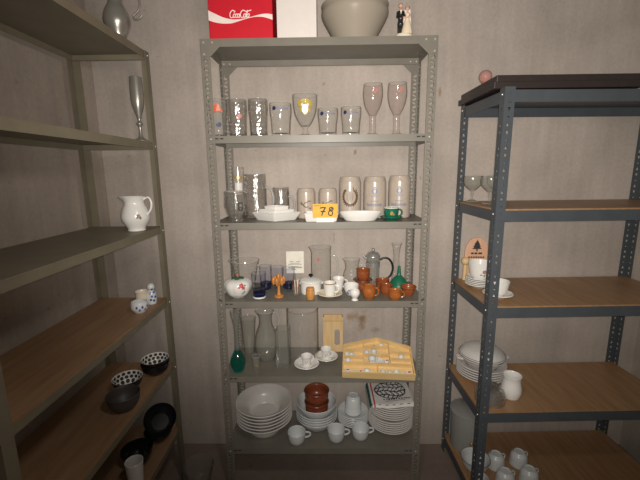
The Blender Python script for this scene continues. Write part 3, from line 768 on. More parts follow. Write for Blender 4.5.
# ceramic lidded jar shaped like a ribbed fruit
p, W, h = spot(4, 238.5, 27, 274, ybot=298.4, rb=.5); r = W / 2
t = thing('ceramic_jar', 'white ribbed fruit-shaped ceramic jar with green leaves and red painted flowers', 'jar', p, -face_angle(p))
pr = smoothp([(r * .45, 0), (r * .52, .004), (r * .80, h * .22), (r * 1.0, h * .55), (r * .93, h * .82), (r * .60, h * .97), (0.001, h)], 6)
rib = lambda a, z: 1 + .045 * abs(math.cos(4 * a)) - .03
MB().lathe([(0, 0)] + pr, 64, rmod=rib).build('jar_body', M['white'], t)
MB().lathe([(r * 1.008, h * .56), (r * 1.012, h * .57), (r * 1.008, h * .58)], 64, rmod=rib).build('lid_seam', M['bowlwhite'], t)
for k in range(6):
    a = 2 * PI * k / 6 + .4; mb = MB(); path = []
    vs = []; n = 6
    for i in range(n + 1):
        f = i / n; rr = r * (.06 + .50 * f); z = h * (1.01 - .10 * f * f) + .004; w = r * .20 * math.sin(PI * min(1, f * .95 + .05)) + .0006
        c_, s_ = math.cos(a), math.sin(a)
        for q in (-1, 0, 1): vs.append((rr * c_ - q * w * s_, rr * s_ + q * w * c_, z - abs(q) * .0012))
    fs = []
    for i in range(n):
        for q in (0, 1): fs.append((i * 3 + q, i * 3 + q + 1, i * 3 + q + 4, i * 3 + q + 3))
    mb.add(vs, fs); o = mb.build('leaf', M['leaf'], t); sd = o.modifiers.new('Solidify', 'SOLIDIFY'); sd.thickness = .0015
MB().tube([(0, 0, h), (.001, 0, h + .012), (-.003, -.001, h + .024)], [.006, .005, .0075], 10).build('stem', M['pink'], t)
fl = []
for (u0, v0, s_) in ((.016, .020, 1.25), (.026, .008, .9), (.004, .013, .7)):
    for k in range(5): fl.append(disc(u0 + .0052 * s_ * math.cos(k * 1.257), v0 + .0052 * s_ * math.sin(k * 1.257), .0042 * s_, .0042 * s_, 8))
decal(t, 'painted_flower', fl, pr, M['red_print'], h * .55, off=.0035, label='red painted flower')
decal(t, 'painted_sprig', [disc(.030, -.014, .007, .0035, 8), disc(.022, -.022, .006, .003, 8), disc(.034, .020, .005, .003, 8)] + stroke([(.022, -.022), (.030, -.014), (.034, .020)], .0016), pr, M['leaf'], h * .55, off=.0035)
# glass jugs
def glass_jug(p, W, h, lab, prof, m='glass', spout=PI, hang=.03, hz=(.25, .85), ang=-.2, hr=.005, name='glass_jug', wall=.0022, pull=.16, handle=True, rib=None):
    r = W / 2; t = thing(name, lab, 'jug', p, 0)
    pr = smoothp([(a * r, b * h) for a, b in prof], 5)
    def lip(a, z):
        f = max(0, (z / h - .82) / .18); d = math.cos(a - spout); k = 1 + pull * f * f * max(0, d) ** 10
        return k * (rib(a, z) if rib else 1)
    # spout follows height, so the lathe needs z: fold it in by ring
    mb = MB(); base = vessel([(pr[0][0] * .85, 0)] + pr, wall, .010)
    mb.lathe(base, 48)
    for i, (x, y, z) in enumerate(mb.v):
        k = lip(math.atan2(y, x), z); mb.v[i] = (x * k, y * k, z)
    mb.build('glass_body', M[m], t)
    rb2 = MB().lathe([(pr[-1][0] - wall, h), (pr[-1][0] - wall / 2, h + .0024), (pr[-1][0] + .0004, h), (pr[-1][0] - wall / 2, h - .001), (pr[-1][0] - wall, h)], 48)
    for i, (x, y, z) in enumerate(rb2.v):
        k = lip(math.atan2(y, x), h); rb2.v[i] = (x * k, y * k, z)
    rb2.build('rim', M['rim'], t)
    if handle:
        ra = interp(pr, h * hz[1]); rb_ = interp(pr, h * hz[0])
        pts = handle_pts(0, h * hz[0], h * hz[1], hang, 14); n = len(pts)
        pts = [((x + (ra + (rb_ - ra) * i / (n - 1)) * .98) * math.cos(ang), (x + (ra + (rb_ - ra) * i / (n - 1)) * .98) * math.sin(ang), z) for i, (x, y, z) in enumerate(pts)]
        MB().tube(pts, hr, 10).build('handle', M['rim'], t)
    return t, pr, r
p, W, h = spot(4, 246.3, 28.5, 257, t=.215)
glass_jug(p, W, h, 'flared clear glass jug with a pouring lip behind the ribbed ceramic jar', [(.62, 0), (.64, .03), (.72, .35), (.86, .75), (1, 1)], 'glass_fine', hang=.022, hr=.004)
# blue-bottomed glasses
def blue_glass(px, wd, top, tt, lab, white=False):
    p, W, h = spot(4, px, wd, top, t=tt); r = W / 2
    t = thing('blue_base_glass', lab, 'glass', p, -face_angle(p), 'blue-bottomed drinking glasses')
    pr = smoothp([(r * .80, 0), (r * .84, .004), (r * .90, h * .45), (r * .99, h)], 5)
    MB().lathe(vessel([(r * .7, 0)] + pr, .0022, .012), 40, rmod=lambda a, z: 1 + .012 * math.cos(12 * a)).build('glass_body', M['glass_blue'], t); rim(t, r * .99 - .001, h + .001)
    MB().lathe([(0, .014), (r * .80, .014), (r * .84, h * .36), (0, h * .36)], 40).build('blue_base', M['glass_base'], t)
    if white: MB().lathe([(r * .865, .004), (r * .885, .0055), (r * .895, .0105), (r * .87, .012), (r * .865, .004)], 40).build('base_band', M['white'], t)
    return t
blue_glass(259.5, 14.5, 270.5, .055, 'blue-bottomed glass nearest the front edge with a white band at its foot', True)
blue_glass(266.2, 12.5, 264, .160, 'blue-bottomed glass standing directly behind the front blue one')
blue_glass(277.5, 13.5, 265, .235, 'blue-bottomed glass furthest back, left behind the turned wooden stand')
blue_glass(288.8, 13, 266, .175, 'blue-bottomed glass right behind the turned wooden stand')
# turned wooden stand with little cups
p, W, h = spot(4, 279, 15, 270.5, ybot=298.3, rb=.62); r = W / 2
t = thing('wooden_stand', 'orange turned wooden stand carrying a ring of small pegs around a taller middle one', 'wooden stand', p)
b = .62 * r
MB().lathe([(0, 0)] + smoothp([(b, 0), (b * 1.02, .004), (b * .95, .008), (b * .45, .014), (b * .34, h * .2), (b * .30, h * .38), (b * .42, h * .5), (b * .95, h * .56), (b * 1.02, h * .60)], 4) + [(0, h * .61)], 28).build('pedestal', M['orangewood'], t)
for k in range(7):
    if k < 6: x, y, z0, zt = .66 * r * math.cos(k * PI / 3 + .3), .66 * r * math.sin(k * PI / 3 + .3), h * .52, h * .86
    else: x, y, z0, zt = 0, 0, h * .56, h * 1.0
    q = zt - z0
    MB().lathe([(0, 0)] + smoothp([(.0045, 0), (.0085, q * .25), (.0098, q * .55), (.0090, q * .72), (.0048, q * .92)], 3) + [(0, q)], 14, (x, y, z0)).build('peg', M['orangewood'], t)
# printed card on a wire stand
pb = at_shelf(4, 295.6, .245)
cb, ct = at_y(295.6, 273.2, pb.y), at_y(295.6, 251.3, pb.y); cw = 17.6 * px_m(ct); ch = ct.z - cb.z
t = thing('printed_card', 'upright white printed card with lines of small text behind the cutlery glass', 'card', pb, math.radians(2))
z0 = cb.z - pb.z
o = MB().box(-cw / 2, cw / 2, -.0006, .0006, z0, z0 + ch).build('card', M['paper'], t, smooth=False)
q = []
for (zz, a, b_) in ((.52, .18, .42), (.52, .55, .80), (.45, .24, .74), (.40, .10, .88), (.31, .28, .70), (.27, .08, .90), (.235, .12, .88), (.16, .30, .55)):
    q.append([(-cw / 2 + a * cw, z0 + zz * ch), (-cw / 2 + b_ * cw, z0 + zz * ch), (-cw / 2 + b_ * cw, z0 + (zz + .022) * ch), (-cw / 2 + a * cw, z0 + (zz + .022) * ch)])
flat(t, 'text_lines', q, M['greyink'], -.0008)
mb = MB().tube([(0, .004, z0 + .03), (0, .004, .004)], .0016, 8); mb.lathe([(0, 0), (.022, 0), (.022, .003), (0, .004)], 20, (0, .004, 0)); mb.build('wire_stand', M['silver'], t)
# cutlery glass
p = at_shelf(4, 296.3, .085); k = px_m(p); r = 4.4 * k; h = .052
t = thing('holder_glass', 'small dark pressed glass holding brown and white striped sticks below the card', 'glass', p)
MB().lathe(vessel([(r * .7, 0)] + smoothp([(r * .8, 0), (r * .84, .004), (r * .95, h * .6), (r, h)], 4), .0025, .009), 28, rmod=lambda a, z: 1 + .03 * math.cos(9 * a)).build('glass_body', M['glass_grey'], t)
for i, (dx, dy, lx, m) in enumerate(((-.011, -.004, -.006, 'pottery_dark'), (-.005, .004, -.002, 'cream'), (.001, -.006, .001, 'pottery_dark'), (.006, .003, .004, 'cream'), (.011, -.003, .006, 'pottery'), (.003, .010, .002, 'white'))):
    o = MB().tube([(dx * .8, dy * .8, p.z + .011), (dx + lx, dy, p.z + .085 - .004 * (i % 3))], .0028, 8).xform(Matrix.Translation((p.x, p.y, 0))).build('striped_stick', M[m], loc=(0, 0, 0))
    mb_off = Vector((p.x, p.y, p.z + .011))
    for v in o.data.vertices: v.co -= mb_off
    o.location = mb_off
    tag(o, 'thin upright stick in the small dark glass below the printed card', 'stick', 'sticks in the small dark glass')
# white lidded pot
p, W, h = spot(4, 311, 21, 274.0, ybot=295.6, rb=.95); r = W / 2
p = p.copy(); body = h * .72
t = thing('lidded_pot', 'white lidded pot with a black knob behind the little wooden barrel', 'pot', p, -face_angle(p))
pr = smoothp([(r * .93, 0), (r * .96, .004), (r * .98, body * .4), (r * .98, body * .9), (r * 1.0, body)], 4)
MB().lathe(vessel([(r * .7, 0)] + pr, .003, .006), 44).build('pot_body', M['white'], t)
lid = MB().lathe([(0, body + .004)] + [(r * .96, body + .004)] + smoothp([(r * 1.04, body + .002), (r * 1.05, body + .006), (r * .85, body + h * .16), (r * .4, h * .97)], 4) + [(0, h)], 44).build('lid', M['white'], t)
MB().lathe([(0, h - .001), (.005, h - .001), (.0055, h + .004), (.011, h + .007), (.012, h + .012), (.008, h + .016), (0, h + .017)], 20).build('knob', M['black'], lid)
for s_ in (-1, 1): MB().tube([(s_ * r * .97, -.012, body * .86), (s_ * (r + .013), -.008, body * .9), (s_ * (r + .013), .008, body * .9), (s_ * r * .97, .012, body * .86)], .0035, 8).build('side_handle', M['white_cool'], t)
# small wooden barrel
p, W, h = spot(4, 310.4, 8.9, 286, ybot=300.0, rb=.85); r = W / 2
t = thing('wooden_barrel', 'tiny honey-coloured wooden barrel at the front edge before the lidded pot', 'barrel', p)
MB().lathe([(0, 0)] + smoothp([(r * .82, 0), (r * .97, h * .3), (r * 1.0, h * .5), (r * .97, h * .7), (r * .84, h)], 5) + [(r * .74, h), (r * .74, h - .004), (0, h - .004)], 28).build('barrel_body', M['barrelwood'], t)
for f in (.18, .82): MB().lathe([(r * .93, h * f - .002), (r * .965, h * f - .002), (r * .975, h * f + .002), (r * .93, h * f + .002), (r * .93, h * f - .002)], 28).build('hoop', M['orangewood'], t)
# cream cup and saucer in front
FLARE = [(.62, 0), (.66, .04), (.78, .3), (.90, .7), (1, 1)]
p, W, h = spot(4, 329.8, 25.5, 291, ybot=299.8, rb=1.0); saucer(p, W, 'cream saucer with a gold rim under the cream cup at the front', 'cream', h=.014)
pc = p + Vector((0, 0, .0048)); k = px_m(p)
t, pr, r = cup(pc, 12.9 * k, 12.4 * k, 'cream straight-sided cup with gold rim on the front cream saucer', 'white', [(.72, 0), (.78, .05), (.88, .35), (.94, .75), (1, 1)], ang=-.3, hand=.55)
MB().lathe([(r * 1.0, 12.4 * k - .003), (r * 1.012, 12.4 * k + .0005), (r * .97, 12.4 * k + .0015), (r * .955, 12.4 * k - .002), (r * 1.0, 12.4 * k - .003)], 40).build('gold_band', M['gold'], t)
p, W, h = spot(4, 338.6, 12.8, 276.2, ybot=291, rb=.6)
t, pr, r = cup(p, W, h, 'white flared cup behind and right of the cream cup and saucer', 'white', [(.56, 0), (.58, .05), (.70, .35), (.80, .65), (1, 1)], ang=.1, hand=.6)
MB().lathe([(r * 1.0, h - .003), (r * 1.012, h + .0005), (r * .97, h + .0015), (r * .955, h - .002), (r * 1.0, h - .003)], 40).build('cream_band', M['cream'], t)
p, W, h = spot(4, 351.3, 15.2, 282.3, ybot=296.2, rb=.6)
t, pr, r = cup(p + Vector((0, .004, 0)), W, h, 'white wide cup with blue flowers behind the small egg cup', 'white', [(.50, 0), (.55, .04), (.80, .3), (.94, .62), (1, 1)], ang=1.3, hand=.4)
q = []
for (u0, v0) in ((-.022, -.006), (-.014, .004), (-.018, -.014), (-.004, -.004)): q += [disc(u0 + .0035 * math.cos(k_ * 1.57), v0 + .0035 * math.sin(k_ * 1.57), .0026, .0026, 8) for k_ in range(4)]
decal(t, 'blue_flowers', q, pr, M['blue'], h * .50, off=.001, label='blue painted flowers')
p, W, h = spot(4, 354.8, 10, 288.6, ybot=301.2, rb=.7); r = W / 2
o = MB().lathe(vessel([(r * .5, 0)] + smoothp([(r * .68, 0), (r * .66, .004), (r * .42, h * .16), (r * .62, h * .30), (r * .95, h * .58), (r * 1.0, h * .8), (r * .92, h)], 4), .003, h * .3), 32).build('egg_cup', M['white'], loc=p)
tag(o, 'small white footed egg cup at the front edge', 'egg cup')
# tall glass jug and short glass jug
p, W, h = spot(4, 321.2, 20.5, 244.8, t=.248)
t, pr, r = glass_jug(p, W, h, 'tall straight clear glass jug with a red mark, behind the white cups', [(.92, 0), (.96, .02), (.97, .5), (.96, .85), (1, 1)], 'glass', pull=.22, hang=.040, hz=(.28, .80), hr=.0055, ang=-.15)
decal(t, 'red_mark', [disc(-.012, .0, .009, .012)], pr, M['pink'], h * .74, label='faded red mark')
p, W, h = spot(4, 351.8, 18, 256.8, t=.225)
glass_jug(p, W, h, 'short rounded clear glass jug left of the coffee press', [(.62, 0), (.66, .03), (.95, .26), (.93, .48), (.74, .68), (.80, .88), (.90, 1)], 'glass', hang=.028, hz=(.42, .82), hr=.0045, ang=-.2, rib=lambda a, z: 1 + .012 * math.cos(14 * a))
# coffee press
p, W, h = spot(4, 372.6, 13.8, 248, t=.262, rt=.2); r = W / 2
t = thing('coffee_press', 'chrome and glass coffee press with a black curved handle', 'coffee press', p)
b = h * .80
MB().lathe([(0, .004), (r * .92, .004), (r * .94, b * .95), (r * .90, b * .95), (r * .88, .008), (0, .008)], 36).build('beaker', M['glass_grey'], t)
mb = MB(); mb.lathe([(0, 0), (r, 0), (r * 1.02, .003), (r * 1.0, .014), (r * .95, .014), (0, .0038)], 36)
mb.lathe([(r * .95, b * .62), (r * 1.0, b * .62), (r * 1.0, b * .78), (r * .95, b * .78), (r * .95, b * .62)], 36)
for k in range(4):
    a = PI / 4 + k * PI / 2; mb.tube([(r * .985 * math.cos(a), r * .985 * math.sin(a), .012), (r * .985 * math.cos(a), r * .985 * math.sin(a), b * .63)], .0028, 6)
mb.build('frame', M['chrome'], t)
mb = MB().lathe([(0, b * .96), (r * 1.02, b * .955), (r * 1.06, b * .98), (r * 1.0, b * 1.02)] + smoothp([(r * .95, b * 1.03), (r * .75, b * 1.10), (r * .35, b * 1.14)], 3) + [(0, b * 1.145)], 36)
lid = mb.build('lid', M['chrome'], t)
MB().tube([(-r * .98, 0, b * .90), (-r * 1.25, -.001, b * .97), (-r * 1.42, -.001, b * 1.02)], [.009, .007, .005], 10).build('spout', M['chrome'], t)
MB().tube([(0, 0, b * 1.13), (0, 0, h - .008)], .0022, 8).build('plunger_rod', M['chrome'], lid)
MB().ball((0, 0, h - .008), .0095, 16, 10).build('knob', M['chrome'], lid)
pts = [(r * .98, -.004, b * .86), (r * 1.5, -.006, b * .93), (r * 2.2, -.008, b * .90), (r * 2.72, -.009, b * .72), (r * 2.78, -.009, b * .50), (r * 2.4, -.008, b * .30), (r * 1.7, -.006, b * .20), (r * 1.05, -.004, b * .19)]
MB().tube(smoothp(pts, 3), .0058, 10).build('handle', M['black'], t)
# bud vase
p, W, h = spot(4, 395.6, 10.5, 242.2, t=.284); r = W / 2
o = MB().lathe(vessel([(r * .7, 0)] + smoothp([(r * .86, 0), (r * .90, .004), (r * .80, h * .15), (r * .60, h * .5), (r * .58, h * .72), (r * .75, h * .9), (r * 1.0, h)], 5), .0022, .014), 32).build('bud_vase', M['glass_fine'], loc=p)
tag(o, 'tall slim clear glass bud vase behind the green funnel', 'vase')
# brown pottery
POT = [(.62, 0), (.66, .04), (.90, .35), (.95, .65), (.93, .85), (1, 1)]
def pot_cup(px, wd, top, bot, lab, m='pottery', ang=-.3, handle=True, prof=POT, dz=0, rb=.64, cat='cup', dy=0, dx=0):
    p, W, h = spot(4, px, wd, top, ybot=bot, rb=rb)
    p = p + Vector((dx, dy, dz))
    return cup(p, W, h - dz, lab, m, prof, ang=ang, handle=handle, hand=.48, hr=.0042, name='pottery_cup' if handle else 'pottery_bowl', group='brown pottery cups on the fourth shelf', wall=.0035, cat=cat)[0], p, W, h
t1, p1, W1, h1 = pot_cup(369, 13.8, 283.6, 299.9, 'orange-brown round pottery cup with handle at the front, next to the white egg cup', 'pottery_or', -.15, prof=[(.55, 0), (.62, .05), (.92, .3), (1.0, .58), (.93, .85), (.95, 1)])
t2, p2, W2, h2 = pot_cup(394.9, 13.8, 288, 300.7, 'brown pottery cup with handle at the front edge, below the green funnel', 'pottery_or', -.1)
t3, p3, W3, h3 = pot_cup(386.2, 13.2, 282.8, 295.6, 'brown pottery cup behind and left of the front-edge cup', 'pottery', 2.6, dy=.004)
t4, p4, W4, h4 = pot_cup(408.3, 15.8, 284, 296.8, 'wide brown pottery bowl at the right end by the post', 'pottery', handle=False, prof=[(.55, 0), (.60, .05), (.82, .45), (.90, .75), (1.0, .92), (1, 1)], cat='bowl', dy=.006)
t5, p5, W5, h5 = pot_cup(381.5, 14.0, 276, 288, 'brown pottery cup at the back, right of the stacked pair', 'pottery', 2.2, dy=-.032)
# stacked pair at the back: lower cup, dark saucer, upper cup
pl = at_shelf(4, 362.5, .170); k = px_m(pl)
hl = .046
cup(pl, 14.5 * k, hl, 'brown pottery cup carrying the dark saucer, behind the round orange cup', 'pottery', POT, handle=False, name='pottery_cup', group='brown pottery cups on the fourth shelf')
ps = pl + Vector((.001, .0, hl + .0022)); saucer(ps, 19.5 * k, 'dark brown pottery saucer between two stacked cups', 'pottery_dark', h=.010)
cup(ps + Vector((.001, 0, .0052)), 14.0 * k, 12.2 * k * .93, 'brown pottery cup at the top of the stack, on the dark saucer', 'pottery', POT, handle=False, name='pottery_cup', group='brown pottery cups on the fourth shelf')
# green funnel, mouth down
p = at_shelf(4, 398.6, .190); k = px_m(p); r = 9.5 * k
top = at_y(398.8, 266, p.y).z - p.z
t = thing('funnel', 'dark green plastic funnel standing upside down behind the brown cups', 'funnel', p)
cz_ = top * .60
MB().lathe([(r, 0), (r, .026)] + smoothp([(r * .98, .028), (r * .66, .028 + (cz_ - .028) * .55), (r * .24, cz_)], 4) + smoothp([(r * .22, cz_ + .001), (r * .13, top)], 3) + [(r * .10, top), (r * .19, cz_), (r * .62, .026 + (cz_ - .028) * .55), (r * .95, .024), (r * .96, 0), (r, 0)], 40).build('cone', M['funnel'], t)
MB().tube([(r * .98, 0, .004), (r * 1.10, -.004, .004), (r * 1.14, -.006, .004)], .0025, 8).build('hanging_tab', M['funnel'], t)

# ------------------------------------------------------------------ fifth shelf
# teal bulb vase
p, W, h = spot(5, 238.5, 15, 308, ybot=373.4, rb=.7); r = W / 2
t = thing('bulb_vase', 'slender-necked vase with a teal green bulb and flared clear neck', 'vase', p)
hb = h * .34
MB().lathe([(0, 0)] + smoothp([(r * .6, 0), (r * .70, .003), (r * .98, hb * .35), (r * .95, hb * .62), (r * .55, hb * .92), (r * .36, hb * 1.06)], 5) + [(r * .30, hb * 1.06)] + [(r * .5, hb * .9), (r * .88, hb * .6), (r * .9, hb * .35), (r * .6, .008), (0, .008)], 36).build('bulb', M['glass_teal'], t)
MB().lathe([(r * .36, hb * 1.06)] + smoothp([(r * .36, hb * 1.06), (r * .30, h * .55), (r * .36, h * .75), (r * .62, h * .93), (r * .70, h)], 4) + [(r * .66, h)] + list(reversed(smoothp([(r * .30, hb * 1.06), (r * .25, h * .55), (r * .31, h * .75), (r * .57, h * .93), (r * .66, h)], 4))) + [(r * .36, hb * 1.06)], 32).build('neck', M['glass_grey'], t)
p, W, h = spot(5, 249.7, 15, 314.8, t=.235); r = W / 2
o = MB().lathe(vessel([(r * .55, 0)] + smoothp([(r * .62, 0), (r * .64, .004), (r * .80, h * .4), (r * .92, h * .8), (r * 1.02, h)], 5), .0024, .016), 36).build('flared_vase', M['glass_grey'], loc=p)
tag(o, 'flared grey glass vase standing behind the teal bulb vase', 'vase')
# big dark carafe with a loop handle
p, W, h = spot(5, 267, 23.5, 306.5, t=.180)
t, pr, r = glass_jug(p, W, h, 'large grey-green glass carafe with narrow neck and loop handle', [(.66, 0), (.72, .02), (.97, .22), (.98, .40), (.80, .58), (.58, .72), (.54, .88), (.72, 1)], 'glass_grey', spout=PI, pull=.2, hang=.030, hz=(.62, .95), hr=.0055, ang=.3, wall=.003)
# shot glass with gold pattern
p, W, h = spot(5, 256.6, 8.8, 354, ybot=369.5, rb=.8)
t, pr = tumbler('shot_glass', 'small shot glass with a worn gold pattern, between the teal bulb vase and square vase', 'glass', p, W, h, .80, base=.012, m='glass_fine')
decal(t, 'gold_pattern', [disc(-.008 + .0055 * i, -.004 + .005 * ((i * 3) % 3), .0022, .003, 8) for i in range(4)] + [disc(-.006 + .006 * i, -.012, .002, .0022, 8) for i in range(3)], pr, M['gold'], h * .45)
# square glass vase
p, W, h = spot(5, 283.8, 13.4, 325.2, ybot=368.5, rb=1.0); w2 = W / 2
p = Vector((p.x, p.y + .004, p.z))
def square_tube(w, h, t, base):
    rs = [(w, 0), (w, h), (w - t, h), (w - t, base)]; vs = []; fs = []
    for (a, z) in rs: vs += [(-a, -a, z), (a, -a, z), (a, a, z), (-a, a, z)]
    for k in range(3):
        for i in range(4): j = (i + 1) % 4; fs.append((k * 4 + i, k * 4 + j, k * 4 + 4 + j, k * 4 + 4 + i))
    fs.append((3, 2, 1, 0)); fs.append((12, 13, 14, 15)); return MB().add(vs, fs)
o = square_tube(w2, h, .004, .022).build('square_vase', M['glass_grey'], loc=p, smooth=False, bevel=.0015, rotz=-.06)
tag(o, 'tall square clear glass vase with a thick base', 'vase')
# storage cylinder
p, W, h = spot(5, 303.2, 31.5, 303, t=.224); r = W / 2
t = thing('glass_cylinder', 'wide clear glass cylinder jar behind the two espresso cups', 'jar', p)
pr = [(r * .9, 0)] + smoothp([(r * .97, .002), (r * .99, .012), (r * .99, h * .5), (r * .99, h * .93), (r * .96, h)], 4)
MB().lathe(vessel(pr, .003, .010), 48).build('glass_body', M['glass_fine'], t)
MB().lathe([(r * .96, h), (r * 1.0, h + .001), (r * 1.0, h + .008), (r * .94, h + .009), (r * .93, h), (r * .96, h)], 48).build('rim', M['glass'], t)
# espresso cups
for (sx, sw, sb, cxp, lab) in ((306.7, 25.2, 372.3, 307, 'front of the two white espresso cups, nearer the shelf edge'), (326.4, 23, 364.2, 326.2, 'rear of the two white espresso cups, beside the pine box')):
    p, W, h = spot(5, sx, sw, 360, ybot=sb, rb=1.0)
    saucer(p, W, 'white saucer under the ' + lab.replace('white ', ''), 'white', h=.015)
    k = px_m(p); pc = p + Vector((0, 0, .0050))
    t, pr, r = cup(pc, 11.6 * k, .052, lab, 'white', [(.60, 0), (.66, .04), (.74, .35), (.86, .75), (1, 1)], ang=.5 if sw > 24 else -.5, hand=.5)
    decal(t, 'sprig', [disc(-.003, .004, .002, .004, 8), disc(.002, -.002, .003, .002, 8), disc(-.006, -.004, .002, .003, 8), disc(.006, .006, .002, .002, 8)], pr, M['greyink'], .024, off=.001)
# pine gift box with a slot
p = at_shelf(5, 333.0, .281); k = px_m(p); w2 = 9.7 * k
hbox = at_y(333, 317.6, p.y - .024).z - p.z; d2 = .024
t = thing('pine_box', 'upright pale pine box with an oval slot in its front', 'box', p, -.02)
mb = MB(); n = 16; t_ = .006
# front board with an oval slot
fx0, fx1, sx_, sz0, sz1, sr = -w2, w2, w2 * .42, hbox * .30, hbox * .66, w2 * .28
slot = [(sx_ + sr * math.cos(a), (sz1 if math.sin(a) >= 0 else sz0) + sr * math.sin(a)) for a in [2 * PI * (i + .5) / 16 for i in range(16)]]
outer = []
for (x, z) in slot:
    dx, dz = x - sx_, z - (sz0 + sz1) / 2; 
    fx = (fx1 - sx_) / dx if dx > 0 else (fx0 - sx_) / dx; cz0 = (sz0 + sz1) / 2
    fzz = (hbox - cz0) / dz if dz > 0 else (0 - cz0) / dz; f = min(fx, fzz); outer.append((sx_ + dx * f, cz0 + dz * f))
# square the corners of the outer ring
corners = [(fx1, hbox), (fx0, hbox), (fx0, 0), (fx1, 0)]
for c_ in corners:
    j = min(range(16), key=lambda i: (outer[i][0] - c_[0]) ** 2 + (outer[i][1] - c_[1]) ** 2); outer[j] = c_
for (ya, yb) in ((-d2, -d2 + t_),):
    fz_ = (hbox - .022) / hbox; outer = [(x, z * fz_) for x, z in outer]; slot = [(x, z * fz_) for x, z in slot]
    vs = [(x, ya, z) for x, z in outer] + [(x, ya, z) for x, z in slot] + [(x, yb, z) for x, z in outer] + [(x, yb, z) for x, z in slot]; fs = []
    for i in range(16):
        j = (i + 1) % 16; fs += [(i, j, 16 + j, 16 + i), (32 + j, 32 + i, 48 + i, 48 + j), (16 + i, 16 + j, 48 + j, 48 + i), (j, i, 32 + i, 32 + j)]
    mb.add(vs, fs)
mb.build('front_board', M['pine_up'], t, smooth=False)
mb = MB().box(-w2, -w2 + t_, -d2 + t_, d2, 0, hbox).box(w2 - t_, w2, -d2 + t_, d2, 0, hbox); mb.build('side_board', M['pine_up'], t, smooth=False)
MB().box(-w2 + t_, w2 - t_, d2 - t_, d2, hbox * .70, hbox).build('back_board', M['pine_up'], t, smooth=False)
MB().box(-w2 + t_, w2 - t_, -d2 + t_, d2 - t_, 0, t_).build('bottom_board', M['pine_up'], t, smooth=False)
MB().box(-w2 + t_, w2 - t_, -d2 + t_, d2 - t_, hbox - .046, hbox - .040).build('inner_lid', M['pine_up'], t, smooth=False)

# house-shaped display tray with miniatures
pf = at_z(377.3, 381.5, H[5] + .004)
fw = .1765                                        # half width
ALP = math.radians(20)
tr = thing('display_tray', 'house-shaped pale pine display tray with compartments, tilted on the right of the fifth shelf', 'display tray', Vector((.2535, D - .0245, H[5] + .0010)), -.078)
pv = bpy.data.objects
RX = Matrix.Rotation(ALP, 4, 'X')
def traymb(): return MB()
VW, VA, DP, T = .188, .245, .034, .005            # wall height, apex, depth, board
PIN = M['pine']
zoff = .012
def put(mb, name, parent=tr):
    mb.xform(Matrix.Translation((0, 0, zoff * 0 + .0005)) @ RX); return mb.build(name, PIN, parent, smooth=False)
# local frame: x across, y up the slope, z out of the back board
poly = [(-fw, 0), (fw, 0), (fw, VW), (0, VA), (-fw, VW)]
mb = MB(); n5 = len(poly); mb.add([(x, y, 0) for x, y in poly] + [(x, y, T) for x, y in poly], [tuple(reversed(range(n5))), tuple(range(n5, 2 * n5))] + [(i, (i + 1) % n5, n5 + (i + 1) % n5, n5 + i) for i in range(n5)])
put(mb, 'back_board')
put(MB().box(-fw, fw, 0, T, T, DP + .010), 'front_board')
for s_ in (-1, 1):
    put(MB().box(min(s_ * fw, s_ * (fw - T)), max(s_ * fw, s_ * (fw - T)), T, VW, T, DP), 'side_board')
    q = [(s_ * fw, VW), (0, VA), (0, VA - T * 1.1), (s_ * fw, VW - T * 1.1)]
    if s_ > 0: q = q[::-1]
    mb = MB(); mb.add([(x, y, T) for x, y in q] + [(x, y, DP) for x, y in q], [(3, 2, 1, 0), (4, 5, 6, 7)] + [(i, (i + 1) % 4, 4 + (i + 1) % 4, 4 + i) for i in range(4)]); put(mb, 'roof_board')
U = lambda px: (px - 312) / 252 * fw * (1.0)
def bar_h(x0, x1, v): put(MB().box(x0, x1, v, v + T * .8, T, DP - .002), 'divider')
def bar_v(x, v0, v1): put(MB().box(x - T * .4, x + T * .4, v0, v1, T, DP - .002), 'divider')
xa, xb = -fw * .40, fw * .36
i0 = fw - T
bar_h(-i0, i0, .070); bar_v(-.002, T, .070)
bar_v(xa, .0742, VW + .026); bar_v(xb, .0742, VW + .028)
bar_h(-i0, xa - .0022, .112); bar_h(-i0, xa - .0022, .158); bar_h(xa + .0022, xb - .0022, .128); bar_h(xa + .0022, xb - .0022, .183); bar_h(xb + .0022, i0, .103); bar_h(xb + .0022, i0, .148)
for s_ in (-1, 1): put(MB().box(s_ * fw * .7 - .004, s_ * fw * .7 + .004, VW * .86, VW * .90, -.0555, -.0005), 'support_leg')
mini_n = 0
tr_m = Matrix.Translation(tr.location) @ Matrix.Rotation(-.078, 4, 'Z') @ Matrix.Translation((0, 0, .0005)) @ RX
minis = {}
